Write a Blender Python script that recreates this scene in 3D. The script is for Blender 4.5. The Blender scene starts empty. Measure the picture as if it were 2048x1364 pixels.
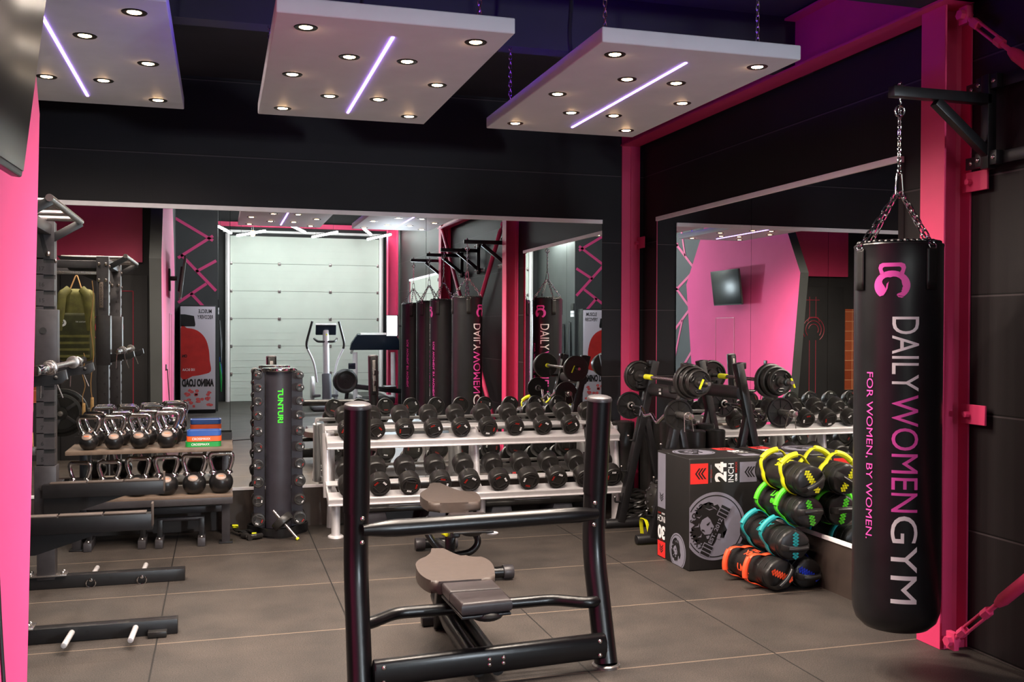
import bpy, bmesh, math, random
from mathutils import Vector, Matrix, Euler

random.seed(7)
SC = bpy.context.scene
COL = SC.collection
PI = math.pi
R = math.radians

# ------------------------------------------------------------------ camera
CAM_H = 1.634
YAW, PITCH, ROLL = 0.2869, -0.0127, 0.0035
fw = Vector((math.sin(YAW) * math.cos(PITCH), math.cos(YAW) * math.cos(PITCH), math.sin(PITCH)))
rt = Vector((math.cos(YAW), -math.sin(YAW), 0))
up = rt.cross(fw)
rt2 = rt * math.cos(ROLL) + up * math.sin(ROLL)
up2 = up * math.cos(ROLL) - rt * math.sin(ROLL)
cam_d = bpy.data.cameras.new('camera')
cam = bpy.data.objects.new('camera', cam_d)
COL.objects.link(cam)
mw = Matrix((rt2, up2, -fw)).transposed().to_4x4()
mw.translation = (0, 0, CAM_H)
cam.matrix_world = mw
cam_d.sensor_width = 36
cam_d.lens = 1982.19 / 2048 * 36
cam_d.clip_start = 0.05
SC.camera = cam

# ------------------------------------------------------------------ view and world
SC.view_settings.view_transform = 'Standard'
SC.view_settings.look = 'None'
SC.view_settings.gamma = 1
SC.view_settings.use_curve_mapping = False
SC.view_settings.exposure = 0.6
SC.cycles.max_bounces = 10
SC.cycles.glossy_bounces = 7
SC.cycles.diffuse_bounces = 5
SC.cycles.use_denoising = True
SC.cycles.sample_clamp_indirect = 6
SC.cycles.caustics_reflective = True
world = bpy.data.worlds.new('daylight')
SC.world = world
world.use_nodes = True
bg = world.node_tree.nodes['Background']
bg.inputs[0].default_value = (0.62, 0.78, 1.0, 1)
bg.inputs[1].default_value = 3.0

# light levels of the lamps in the room
SPOT_W = 47.0
TUBE_E = 70.0
LED_E = 9.0
FLOOD_W = 140.0

# ------------------------------------------------------------------ materials
def s2l(c):
    def f(v):
        v /= 255.0
        return v / 12.92 if v <= 0.04045 else ((v + 0.055) / 1.055) ** 2.4
    return (f(c[0]), f(c[1]), f(c[2]), 1)

def mat(name, rgb, rough=0.5, metal=0.0, var=0.0, vscale=20.0, bump=0.0, bscale=200.0, emit=None, estr=0.0, spec=None, coat=0.0):
    m = bpy.data.materials.new(name)
    m.use_nodes = True
    nt = m.node_tree
    b = nt.nodes['Principled BSDF']
    c = s2l(rgb)
    b.inputs['Base Color'].default_value = c
    b.inputs['Roughness'].default_value = rough
    b.inputs['Metallic'].default_value = metal
    if spec is not None:
        b.inputs['Specular IOR Level'].default_value = spec
    if coat:
        b.inputs['Coat Weight'].default_value = coat
    if var > 0 or bump > 0:
        tc = nt.nodes.new('ShaderNodeTexCoord')
    if var > 0:
        n = nt.nodes.new('ShaderNodeTexNoise')
        n.inputs['Scale'].default_value = vscale
        n.inputs['Detail'].default_value = 6
        nt.links.new(tc.outputs['Object'], n.inputs['Vector'])
        r = nt.nodes.new('ShaderNodeValToRGB')
        r.color_ramp.elements[0].position = 0.3
        r.color_ramp.elements[1].position = 0.7
        r.color_ramp.elements[0].color = tuple(v * (1 - var) for v in c[:3]) + (1,)
        r.color_ramp.elements[1].color = tuple(min(1, v * (1 + var)) for v in c[:3]) + (1,)
        nt.links.new(n.outputs['Fac'], r.inputs['Fac'])
        nt.links.new(r.outputs['Color'], b.inputs['Base Color'])
    if bump > 0:
        n2 = nt.nodes.new('ShaderNodeTexNoise')
        n2.inputs['Scale'].default_value = bscale
        n2.inputs['Detail'].default_value = 3
        nt.links.new(tc.outputs['Object'], n2.inputs['Vector'])
        bp = nt.nodes.new('ShaderNodeBump')
        bp.inputs['Strength'].default_value = bump
        bp.inputs['Distance'].default_value = 0.004
        nt.links.new(n2.outputs['Fac'], bp.inputs['Height'])
        nt.links.new(bp.outputs['Normal'], b.inputs['Normal'])
    if emit is not None:
        b.inputs['Emission Color'].default_value = s2l(emit)
        b.inputs['Emission Strength'].default_value = estr
    return m

def math_node(nt, op, a, b=None, c=None):
    n = nt.nodes.new('ShaderNodeMath')
    n.operation = op
    for i, v in enumerate((a, b, c)):
        if v is None:
            continue
        if isinstance(v, (int, float)):
            n.inputs[i].default_value = v
        else:
            nt.links.new(v, n.inputs[i])
    return n.outputs[0]

def floor_material():
    m = bpy.data.materials.new('rubber_tiles')
    m.use_nodes = True
    nt = m.node_tree
    b = nt.nodes['Principled BSDF']
    tc = nt.nodes.new('ShaderNodeTexCoord')
    sep = nt.nodes.new('ShaderNodeSeparateXYZ')
    nt.links.new(tc.outputs['Object'], sep.inputs[0])
    def dist(axis, off):                                   # distance to the nearest tile joint
        f = math_node(nt, 'FRACT', math_node(nt, 'ADD', sep.outputs[axis], off))
        return math_node(nt, 'MINIMUM', f, math_node(nt, 'SUBTRACT', 1.0, f))
    dx, dy = dist(0, 10.3142), dist(1, 10 - 7.3993 + 0.0)
    jx = math_node(nt, 'LESS_THAN', dx, 0.0042)
    jy = math_node(nt, 'LESS_THAN', dy, 0.0030)
    ey = math_node(nt, 'LESS_THAN', dy, 0.0052)
    # speckled rubber granulate
    n1 = nt.nodes.new('ShaderNodeTexNoise'); n1.inputs['Scale'].default_value = 3.0; n1.inputs['Detail'].default_value = 8
    n2 = nt.nodes.new('ShaderNodeTexNoise'); n2.inputs['Scale'].default_value = 170.0; n2.inputs['Detail'].default_value = 3
    n3 = nt.nodes.new('ShaderNodeTexVoronoi'); n3.inputs['Scale'].default_value = 60.0
    for n in (n1, n2, n3):
        nt.links.new(tc.outputs['Object'], n.inputs['Vector'])
    r1 = nt.nodes.new('ShaderNodeValToRGB')
    r1.color_ramp.elements[0].position = 0.25; r1.color_ramp.elements[1].position = 0.75
    r1.color_ramp.elements[0].color = s2l((45, 41, 39)); r1.color_ramp.elements[1].color = s2l((67, 60, 56))
    nt.links.new(n1.outputs['Fac'], r1.inputs['Fac'])
    r2 = nt.nodes.new('ShaderNodeValToRGB')
    r2.color_ramp.elements[0].position = 0.3; r2.color_ramp.elements[1].position = 0.75
    r2.color_ramp.elements[0].color = (0.4, 0.4, 0.4, 1); r2.color_ramp.elements[1].color = (1.9, 1.86, 1.8, 1)
    nt.links.new(n2.outputs['Fac'], r2.inputs['Fac'])
    mul = nt.nodes.new('ShaderNodeMix'); mul.data_type = 'RGBA'; mul.blend_type = 'MULTIPLY'; mul.inputs[0].default_value = 1
    nt.links.new(r1.outputs['Color'], mul.inputs[6]); nt.links.new(r2.outputs['Color'], mul.inputs[7])
    def over(prev, fac, rgb):
        x = nt.nodes.new('ShaderNodeMix'); x.data_type = 'RGBA'
        if isinstance(fac, (int, float)): x.inputs[0].default_value = fac
        else: nt.links.new(fac, x.inputs[0])
        nt.links.new(prev, x.inputs[6]); x.inputs[7].default_value = s2l(rgb)
        return x.outputs[2]
    sp = math_node(nt, 'LESS_THAN', n3.outputs['Distance'], 0.025)
    col = over(mul.outputs[2], math_node(nt, 'MULTIPLY', sp, 0.25), (170, 160, 150))
    col = over(col, math_node(nt, 'MULTIPLY', ey, 0.5), (150, 130, 112))    # pale edge line along the cross joints
    col = over(col, jx, (22, 19, 18))
    nt.links.new(col, b.inputs['Base Color'])
    b.inputs['Roughness'].default_value = 0.62
    b.inputs['Specular IOR Level'].default_value = 0.35
    bp = nt.nodes.new('ShaderNodeBump'); bp.inputs['Strength'].default_value = 0.5; bp.inputs['Distance'].default_value = 0.003
    h = math_node(nt, 'SUBTRACT', n2.outputs['Fac'], math_node(nt, 'MULTIPLY', math_node(nt, 'MAXIMUM', jx, jy), 3.0))
    nt.links.new(h, bp.inputs['Height']); nt.links.new(bp.outputs['Normal'], b.inputs['Normal'])
    return m

def panel_wall_material(name, rgb, pitch=0.602, offset=0.004, rough=0.55):
    """dark painted wall panels with horizontal joints"""
    m = bpy.data.materials.new(name)
    m.use_nodes = True
    nt = m.node_tree
    b = nt.nodes['Principled BSDF']
    geo = nt.nodes.new('ShaderNodeNewGeometry')
    sep = nt.nodes.new('ShaderNodeSeparateXYZ')
    nt.links.new(geo.outputs['Position'], sep.inputs[0])
    f = math_node(nt, 'FRACT', math_node(nt, 'DIVIDE', math_node(nt, 'SUBTRACT', sep.outputs[2], offset - 10 * pitch), pitch))
    up_ = math_node(nt, 'LESS_THAN', f, 0.012)
    lo_ = math_node(nt, 'GREATER_THAN', f, 0.992)
    n = nt.nodes.new('ShaderNodeTexNoise'); n.inputs['Scale'].default_value = 2.5; n.inputs['Detail'].default_value = 8
    nt.links.new(geo.outputs['Position'], n.inputs['Vector'])
    r = nt.nodes.new('ShaderNodeValToRGB')
    c = s2l(rgb)
    r.color_ramp.elements[0].position = 0.25; r.color_ramp.elements[1].position = 0.8
    r.color_ramp.elements[0].color = tuple(v * 0.82 for v in c[:3]) + (1,); r.color_ramp.elements[1].color = tuple(v * 1.2 for v in c[:3]) + (1,)
    nt.links.new(n.outputs['Fac'], r.inputs['Fac'])
    x = nt.nodes.new('ShaderNodeMix'); x.data_type = 'RGBA'
    nt.links.new(up_, x.inputs[0]); nt.links.new(r.outputs['Color'], x.inputs[6]); x.inputs[7].default_value = (0.002, 0.002, 0.002, 1)
    joint_glint = math_node(nt, 'MULTIPLY', math_node(nt, 'GREATER_THAN', f, 0.986), 0.5)  # pale highlight along each joint edge, painted into the colour
    x2 = nt.nodes.new('ShaderNodeMix'); x2.data_type = 'RGBA'
    nt.links.new(joint_glint, x2.inputs[0]); nt.links.new(x.outputs[2], x2.inputs[6]); x2.inputs[7].default_value = s2l((92, 84, 86))
    nt.links.new(x2.outputs[2], b.inputs['Base Color'])
    b.inputs['Roughness'].default_value = rough
    b.inputs['Specular IOR Level'].default_value = 0.25
    n2 = nt.nodes.new('ShaderNodeTexNoise'); n2.inputs['Scale'].default_value = 120
    mp = nt.nodes.new('ShaderNodeMapping'); mp.inputs['Scale'].default_value = (1, 1, 0.05)
    nt.links.new(geo.outputs['Position'], mp.inputs['Vector']); nt.links.new(mp.outputs[0], n2.inputs['Vector'])
    h = math_node(nt, 'SUBTRACT', math_node(nt, 'MULTIPLY', n2.outputs['Fac'], 0.25), math_node(nt, 'MAXIMUM', up_, lo_))
    bp = nt.nodes.new('ShaderNodeBump'); bp.inputs['Strength'].default_value = 0.35; bp.inputs['Distance'].default_value = 0.004
    nt.links.new(h, bp.inputs['Height']); nt.links.new(bp.outputs['Normal'], b.inputs['Normal'])
    return m

def tile_material():
    m = bpy.data.materials.new('terracotta_tiles')
    m.use_nodes = True
    nt = m.node_tree
    b = nt.nodes['Principled BSDF']
    tc = nt.nodes.new('ShaderNodeTexCoord')
    mp = nt.nodes.new('ShaderNodeMapping')
    mp.inputs['Rotation'].default_value = (PI / 2, 0, 0)
    nt.links.new(tc.outputs['Object'], mp.inputs['Vector'])
    br = nt.nodes.new('ShaderNodeTexBrick')
    br.offset = 0.0
    br.inputs['Color1'].default_value = s2l((178, 92, 58)); br.inputs['Color2'].default_value = s2l((146, 66, 40))
    br.inputs['Mortar'].default_value = s2l((214, 160, 120))
    br.inputs['Scale'].default_value = 1.0; br.inputs['Mortar Size'].default_value = 0.004
    br.inputs['Brick Width'].default_value = 0.15; br.inputs['Row Height'].default_value = 0.15
    nt.links.new(mp.outputs[0], br.inputs['Vector'])
    nt.links.new(br.outputs['Color'], b.inputs['Base Color'])
    b.inputs['Roughness'].default_value = 0.3
    return m

M = dict(
    floor=floor_material(),
    wall=panel_wall_material('dark_wall_panels', (25, 23, 27)),
    wall_warm_lit=panel_wall_material('warm_lit_wall_panels', (31, 27, 28)),  # right wall panels browned: their warm light is put into the colour
    wall_plain=mat('dark_plaster', (38, 36, 38), 0.7, var=0.15, vscale=3),
    charcoal=mat('charcoal_paint', (62, 64, 64), 0.65, var=0.1, vscale=3),
    ceiling=mat('black_ceiling', (38, 34, 42), 0.7, var=0.25, vscale=2),
    board=mat('dark_board', (58, 48, 43), 0.55, var=0.25, vscale=6),
    pink=mat('pink_paint', (247, 90, 156), 0.6, var=0.04, vscale=2, spec=0.12),
    hot=mat('pink_steel_paint', (212, 56, 104), 0.5, var=0.06, vscale=4, bump=0.04, bscale=40),
    line=mat('pink_line_paint', (222, 70, 130), 0.5),
    neon=mat('dim_red_line', (172, 52, 72), 0.4),
    mirror=mat('mirror_glass', (243, 246, 244), 0.0, 1.0),
    alu=mat('pale_trim', (248, 242, 244), 0.5, 0.0, var=0.03),
    white=mat('white_panel', (200, 200, 210), 0.6, var=0.03, vscale=8, bump=0.05, bscale=60),
    black=mat('black_powder_coat', (25, 24, 26), 0.36, 0.0, var=0.15, vscale=30, bump=0.06, bscale=700),
    gloss=mat('gloss_black_steel', (13, 12, 14), 0.3, 0.0, bump=0.01, bscale=40, spec=0.5),
    charsteel=mat('charcoal_steel', (58, 55, 58), 0.38, 0.15, var=0.12, vscale=25),
    rubber=mat('black_rubber', (36, 34, 33), 0.34, var=0.15, vscale=40, bump=0.08, bscale=500),
    rubber2=mat('glossy_black_rubber', (24, 23, 24), 0.3, var=0.1, vscale=40),
    pad=mat('brown_black_vinyl', (70, 60, 55), 0.48, var=0.12, vscale=30, bump=0.1, bscale=500),
    pad2=mat('dark_vinyl', (54, 47, 48), 0.42, var=0.12, vscale=30, bump=0.1, bscale=500),
    leather=mat('black_vinyl', (22, 22, 25), 0.34, var=0.2, vscale=12, bump=0.05, bscale=60),
    canvas=mat('black_nylon', (23, 22, 22), 0.42, var=0.25, vscale=25, bump=0.2, bscale=45),
    chrome=mat('chrome', (225, 222, 222), 0.08, 1.0),
    steel=mat('brushed_steel', (178, 172, 170), 0.26, 0.9, var=0.1, vscale=80),
    silver=mat('silver_paint', (218, 214, 216), 0.36, 0.35, var=0.04),
    towerm=mat('tower_steel', (44, 41, 48), 0.42, 0.1, var=0.1, vscale=25),
    zinc=mat('zinc_bolt', (200, 192, 186), 0.25, 1.0),
    red=mat('red_print', (226, 46, 44), 0.5),
    redmark=mat('red_mark', (158, 36, 28), 0.4),
    whitemark=mat('white_mark', (244, 242, 244), 0.45),
    greyp=mat('grey_print', (124, 122, 136), 0.55, var=0.04),
    darkgrey=mat('dark_grey_print', (92, 92, 98), 0.55),
    blackp=mat('black_print', (20, 19, 20), 0.55),
    boxskin=mat('black_box_cover', (24, 22, 22), 0.5, var=0.15, vscale=20, bump=0.08, bscale=500),
    magenta=mat('magenta_print', (242, 88, 190), 0.45),
    yellow=mat('yellow_strap', (226, 226, 22), 0.5, var=0.06, vscale=30),
    green=mat('green_strap', (82, 214, 32), 0.5, var=0.06, vscale=30),
    teal=mat('teal_strap', (22, 148, 152), 0.5, var=0.06, vscale=30),
    orange=mat('orange_strap', (240, 82, 44), 0.5, var=0.06, vscale=30),
    blue=mat('blue_strap', (26, 52, 190), 0.5),
    bandblue=mat('blue_band', (44, 84, 160), 0.4), bandorange=mat('orange_band', (236, 96, 46), 0.4), bandgreen=mat('green_band', (26, 140, 62), 0.4),
    olive=mat('olive_cordura', (104, 100, 48), 0.75, var=0.3, vscale=15, bump=0.3, bscale=200),
    olive2=mat('dark_olive', (58, 58, 28), 0.8, var=0.3, vscale=15),
    rope=mat('tan_cord', (186, 140, 88), 0.7), wood=mat('wood_handle', (206, 162, 104), 0.5, var=0.15, vscale=60),
    brownwood=mat('worn_shelf_wood', (104, 88, 76), 0.5, var=0.22, vscale=14),
    lime=mat('lime_print', (60, 220, 30), 0.45),
    door=mat('white_door_panel', (214, 220, 212), 0.45, var=0.03, vscale=3),
    poster=mat('poster_white', (206, 198, 206), 0.5), posterred=mat('poster_red', (196, 42, 38), 0.5, var=0.15, vscale=5), posterpink=mat('berry_red', (226, 92, 92), 0.5, var=0.4, vscale=40),
    screen=mat('tv_screen', (14, 15, 15), 0.3, spec=0.2), tvback=mat('tv_back', (64, 70, 68), 0.45),
    glass=mat('dark_console', (24, 34, 48), 0.18), 
    badge=mat('badge_silver', (128, 112, 104), 0.45, 0.4), badgeorange=mat('badge_orange', (226, 96, 48), 0.4),
    plate=mat('cast_plate', (30, 30, 31), 0.35, 0.2, var=0.15, vscale=30),
    tile=tile_material(),
    ringm=mat('lamp_ring', (22, 20, 20), 0.35, 0.6),
    bulb=mat('warm_lamp', (255, 236, 205), 0.5, emit=(255, 206, 150), estr=40.0),
    led=mat('purple_led', (230, 210, 255), 0.4, emit=(176, 128, 255), estr=LED_E),
    uplight=mat('violet_uplight', (230, 210, 255), 0.4, emit=(110, 50, 255), estr=17.0),
    tube=mat('white_tube', (255, 255, 255), 0.4, emit=(240, 250, 246), estr=TUBE_E),
    fill_tube=mat('added_fill_tube', (255, 255, 255), 0.4, emit=(238, 242, 250), estr=TUBE_E * 1.2),  # for the unseen tubes added behind the camera as extra light
    bulb2=mat('amber_bulb', (255, 220, 170), 0.4, emit=(255, 180, 100), estr=25.0),
    flood=mat('flood_face', (235, 245, 255), 0.4, emit=(214, 232, 255), estr=14.0),
)
# a black diamond lattice over a coloured end strip is modelled as separate lozenges, so no pattern material is needed

# ------------------------------------------------------------------ mesh helpers
def align(d, upv=(0, 0, 1)):
    """matrix whose z axis is d"""
    z = Vector(d).normalized()
    u = Vector(upv)
    if abs(z.dot(u)) > 0.999:
        u = Vector((0, 1, 0))
    x = u.cross(z).normalized()
    y = z.cross(x)
    return Matrix((x, y, z)).transposed().to_4x4()

def T(x, y, z):
    return Matrix.Translation((x, y, z))

def frame(o, x, y):
    """matrix with origin o, local x and y axes as given"""
    x = Vector(x).normalized(); y = Vector(y); y = (y - x * y.dot(x)).normalized()
    z = x.cross(y)
    m = Matrix((x, y, z)).transposed().to_4x4()
    m.translation = Vector(o)
    return m

def fillet(pts, rad, n=6, closed=False):
    pts = [Vector(p) for p in pts]
    out = []
    N = len(pts)
    for i, p in enumerate(pts):
        if not closed and (i == 0 or i == N - 1):
            out.append(p); continue
        a, b = pts[i - 1], pts[(i + 1) % N]
        da, db = (a - p), (b - p)
        r = rad[i] if isinstance(rad, (list, tuple)) else rad
        k = min(r, da.length * 0.48, db.length * 0.48)
        if k < 1e-5:
            out.append(p); continue
        pa, pb = p + da.normalized() * k, p + db.normalized() * k
        for j in range(n + 1):
            t = j / n
            out.append(pa * (1 - t) ** 2 + p * 2 * t * (1 - t) + pb * t * t)
    return out

class MB:
    def __init__(s):
        s.V, s.F, s.MI = [], [], []
    def raw(s, vs, fs, mi=0, m=None):
        b = len(s.V)
        if m is not None:
            vs = [m @ Vector(v) for v in vs]
        s.V.extend([tuple(v) for v in vs])
        s.F.extend([tuple(i + b for i in f) for f in fs])
        s.MI.extend([mi] * len(fs))
        return s
    def bm(s, bm, mi=0, m=None):
        bm.verts.index_update()
        s.raw([v.co.copy() for v in bm.verts], [[v.index for v in f.verts] for f in bm.faces], mi, m)
        bm.free()
        return s
    def box(s, c, size, mi=0, m=None, bev=0.0, seg=2):
        bm = bmesh.new()
        bmesh.ops.create_cube(bm, size=1)
        for v in bm.verts:
            v.co = Vector((v.co.x * size[0] + c[0], v.co.y * size[1] + c[1], v.co.z * size[2] + c[2]))
        if bev > 0:
            bmesh.ops.bevel(bm, geom=list(bm.edges), offset=min(bev, min(size) * 0.49), segments=seg, profile=0.5, affect='EDGES')
        return s.bm(bm, mi, m)
    def bar(s, p0, p1, w, h, mi=0, bev=0.003, upv=(0, 0, 1), ext=0.0):
        """rectangular bar from p0 to p1; w across, h along upv"""
        p0, p1 = Vector(p0), Vector(p1)
        d = p1 - p0
        a = align(d, upv)
        a.translation = (p0 + p1) / 2
        return s.box((0, 0, 0), (w, h, d.length + ext), mi, a, bev)
    def cyl(s, p0, p1, r, r1=None, n=24, mi=0, bev=0.0):
        p0, p1 = Vector(p0), Vector(p1)
        r1 = r if r1 is None else r1
        L = (p1 - p0).length
        if bev > 0:
            prof = [(0, 0), (r - bev, 0), (r - bev * .3, bev * .3), (r, bev), (r1, L - bev), (r1 - bev * .3, L - bev * .3), (r1 - bev, L), (0, L)]
        else:
            prof = [(0, 0), (r, 0), (r1, L), (0, L)]
        a = align(p1 - p0); a.translation = p0
        return s.lathe(prof, n, mi, a)
    def lathe(s, prof, n=32, mi=0, m=None, arc=None):
        vs, fs = [], []
        rings = []
        for (r, z) in prof:
            if r < 1e-6:
                rings.append([len(vs)]); vs.append(Vector((0, 0, z)))
            else:
                rings.append(list(range(len(vs), len(vs) + n)))
                for k in range(n):
                    a = 2 * PI * k / n
                    vs.append(Vector((r * math.cos(a), r * math.sin(a), z)))
        for A, B in zip(rings, rings[1:]):
            if len(A) == 1 and len(B) == 1:
                continue
            for k in range(n):
                k2 = (k + 1) % n
                if len(A) == 1: fs.append((A[0], B[k2], B[k]))
                elif len(B) == 1: fs.append((A[k], A[k2], B[0]))
                else: fs.append((A[k], A[k2], B[k2], B[k]))
        return s.raw(vs, fs, mi, m)
    def tube(s, pts, r, n=12, mi=0, closed=False, caps=True, rx=None, upv=(0, 0, 1), radii=None):
        """sweep; r is the half size along the side axis, rx (default r) along the up axis"""
        pts = [Vector(p) for p in pts]
        rx = r if rx is None else rx
        N = len(pts)
        vs, fs = [], []
        prev = None
        for i, p in enumerate(pts):
            if closed: d = pts[(i + 1) % N] - pts[i - 1]
            else: d = pts[min(i + 1, N - 1)] - pts[max(i - 1, 0)]
            d.normalize()
            if prev is None:
                u = Vector(upv)
                if abs(u.dot(d)) > 0.95: u = Vector((1, 0, 0)) if abs(d.x) < 0.9 else Vector((0, 1, 0))
            else:
                u = prev
            u = (u - d * u.dot(d)).normalized()
            prev = u
            sd = d.cross(u)
            k = radii[i] if radii else 1.0
            for j in range(n):
                a = 2 * PI * (j + (0.5 if n == 4 else 0)) / n
                ff = math.sqrt(2) if n == 4 else 1
                vs.append(p + sd * math.cos(a) * r * k * ff + u * math.sin(a) * rx * k * ff)
        for i in range(N if closed else N - 1):
            for j in range(n):
                a, b = i * n + j, i * n + (j + 1) % n
                c, d_ = ((i + 1) % N) * n + (j + 1) % n, ((i + 1) % N) * n + j
                fs.append((a, b, c, d_))
        if caps and not closed:
            fs.append(tuple(range(n - 1, -1, -1)))
            fs.append(tuple((N - 1) * n + j for j in range(n)))
        return s.raw(vs, fs, mi)
    def prism(s, out, z0, z1, mi=0, m=None, bev=0.0, seg=3, sidemi=None):
        bm = bmesh.new()
        lo = [bm.verts.new((x, y, z0)) for x, y in out]
        hi = [bm.verts.new((x, y, z1)) for x, y in out]
        n = len(out)
        area = sum(out[i][0] * out[(i + 1) % n][1] - out[(i + 1) % n][0] * out[i][1] for i in range(n))
        top = bm.faces.new(hi if area > 0 else hi[::-1])
        bot = bm.faces.new(lo[::-1] if area > 0 else lo)
        for i in range(n):
            j = (i + 1) % n
            bm.faces.new((lo[i], lo[j], hi[j], hi[i]) if area > 0 else (lo[j], lo[i], hi[i], hi[j]))
        if bev > 0:
            es = [e for e in bm.edges if any(f in (top, bot) for f in e.link_faces)]
            bmesh.ops.bevel(bm, geom=es, offset=bev, segments=seg, profile=0.5, affect='EDGES')
        bmesh.ops.triangulate(bm, faces=[f for f in bm.faces if len(f.verts) > 4])
        if sidemi is None:
            return s.bm(bm, mi, m)
        bm.normal_update(); bm.verts.index_update()
        vs = [v.co.copy() for v in bm.verts]
        tops = [[v.index for v in f.verts] for f in bm.faces if f.normal.z > 0.9]
        rest = [[v.index for v in f.verts] for f in bm.faces if f.normal.z <= 0.9]
        bm.free()
        s.raw(vs, tops, mi, m); s.raw(vs, rest, sidemi, m)
        return s
    def torus(s, c, Rr, r, m=None, n=24, k=8, mi=0, sx=1.0):
        pts = [Vector((c[0] + Rr * sx * math.cos(2 * PI * i / n), c[1] + Rr * math.sin(2 * PI * i / n), c[2])) for i in range(n)]
        if m is not None: pts = [m @ p for p in pts]
        return s.tube(pts, r, k, mi, closed=True)
    def ball(s, c, r, n=16, mi=0, sc=(1, 1, 1), m=None):
        bm = bmesh.new()
        bmesh.ops.create_uvsphere(bm, u_segments=n, v_segments=max(6, n // 2), radius=1)
        for v in bm.verts:
            v.co = Vector((v.co.x * r * sc[0] + c[0], v.co.y * r * sc[1] + c[1], v.co.z * r * sc[2] + c[2]))
        return s.bm(bm, mi, m)
    def flat(s, out, mi=0, m=None, z=0.0):
        """one thin raised print: polygon triangulated, 0.6 mm thick"""
        return s.prism(out, z, z + 0.0006, mi, m)
    def chain(s, p0, p1, L=0.032, w=0.009, r=0.003, mi=0):
        p0, p1 = Vector(p0), Vector(p1)
        D = (p1 - p0)
        n = max(2, int(round(D.length / (L * 0.78))))
        st = D.length / n
        a = align(D)
        for i in range(n):
            c = p0 + D * ((i + 0.5) / n)
            mm = a.copy(); mm.translation = c
            if i % 2: mm = mm @ Matrix.Rotation(PI / 2, 4, 'Z')
            h = st * 0.64
            pts = []
            for k in range(12):
                t = 2 * PI * k / 12
                pts.append(mm @ Vector((w * math.cos(t), 0, (h - w) * (1 if math.sin(t) > 0.01 else -1 if math.sin(t) < -0.01 else 0) + w * math.sin(t))))
            s.tube(pts, r, 6, mi, closed=True)
        return s
    def build(s, name, mats, parent=None, smooth=38, base=None):
        me = bpy.data.meshes.new(name)
        me.from_pydata(s.V, [], s.F)
        if not isinstance(mats, (list, tuple)): mats = [mats]
        for q in mats: me.materials.append(M[q] if isinstance(q, str) else q)
        me.polygons.foreach_set('material_index', s.MI)
        bm = bmesh.new(); bm.from_mesh(me)
        bmesh.ops.recalc_face_normals(bm, faces=bm.faces)
        bm.to_mesh(me); bm.free()
        if smooth:
            me.polygons.foreach_set('use_smooth', [True] * len(me.polygons))
            me.set_sharp_from_angle(angle=R(smooth))
        me.update()
        o = bpy.data.objects.new(name, me)
        COL.objects.link(o)
        if parent is not None:
            o.parent = parent
        if base is not None:                      # geometry was given in world space, origin goes to base
            me.transform(Matrix.Translation(-Vector(base)))
            if parent is None: o.location = base
        return o

def tag(o, label=None, cat=None, group=None, kind=None):
    if label: o['label'] = label
    if cat: o['category'] = cat
    if group: o['group'] = group
    if kind: o['kind'] = kind
    return o

class Thing:
    """an Empty at the base; parts are given in world space and moved under it"""
    def __init__(s, name, loc, label, cat, group=None):
        s.e = bpy.data.objects.new(name, None)
        COL.objects.link(s.e)
        s.e.location = loc
        s.e.empty_display_size = 0.05
        s.loc = Vector(loc)
        tag(s.e, label, cat, group)
    def part(s, mb, name, mats, parent=None, smooth=38, label=None):
        o = mb.build(name, mats, None, smooth)
        o.data.transform(Matrix.Translation(-s.loc))
        o.parent = parent if parent is not None else s.e
        if label: o['label'] = label
        return o

def solid(mb, name, mats, label, cat, base, group=None, smooth=38):
    o = mb.build(name, mats, None, smooth, base=base)
    return tag(o, label, cat, group)

def struct(mb, name, mats, smooth=38):
    o = mb.build(name, mats, None, smooth)
    o['kind'] = 'structure'
    return o

def copy_tree(o, parent=None):
    c = o.copy()
    COL.objects.link(c)
    if parent is not None:
        c.parent = parent
    for ch in list(o.children):
        copy_tree(ch, c)
    return c

_font = {}
def text_geo(txt, bold=0.0):
    """2-D letters scaled to height 1 (cap height), origin at left baseline; returns verts, faces, width"""
    key = (txt, bold)
    if key in _font: return _font[key]
    cu = bpy.data.curves.new('t', 'FONT')
    cu.body = txt
    cu.size = 1.0
    cu.offset = bold
    cu.resolution_u = 4
    o = bpy.data.objects.new('t', cu)
    COL.objects.link(o)
    dg = bpy.context.evaluated_depsgraph_get()
    me = bpy.data.meshes.new_from_object(o.evaluated_get(dg))
    vs = [v.co.copy() for v in me.vertices]
    fs = [tuple(p.vertices) for p in me.polygons]
    COL.objects.unlink(o); bpy.data.objects.remove(o); bpy.data.curves.remove(cu); bpy.data.meshes.remove(me)
    x0 = min(v.x for v in vs); x1 = max(v.x for v in vs); y0 = min(v.y for v in vs); y1 = max(v.y for v in vs)
    H = y1 - y0
    vs = [Vector(((v.x - x0) / H, (v.y - y0) / H, 0)) for v in vs]
    _font[key] = (vs, fs, (x1 - x0) / H)
    return _font[key]

def put_text(mb, txt, m, w=None, h=None, mi=0, bold=0.0, lift=0.0012, center=True):
    """letters on the plane of matrix m (x reading direction, y up, z out), fitted to w x h"""
    vs, fs, W = text_geo(txt, bold)
    if h is None: h = w / W
    if w is None: w = h * W
    ox, oy = (-w / 2, -h / 2) if center else (0, 0)
    mb.raw([Vector((v.x / W * w + ox, v.y * h + oy, lift)) for v in vs], fs, mi, m)
    return mb

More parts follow.
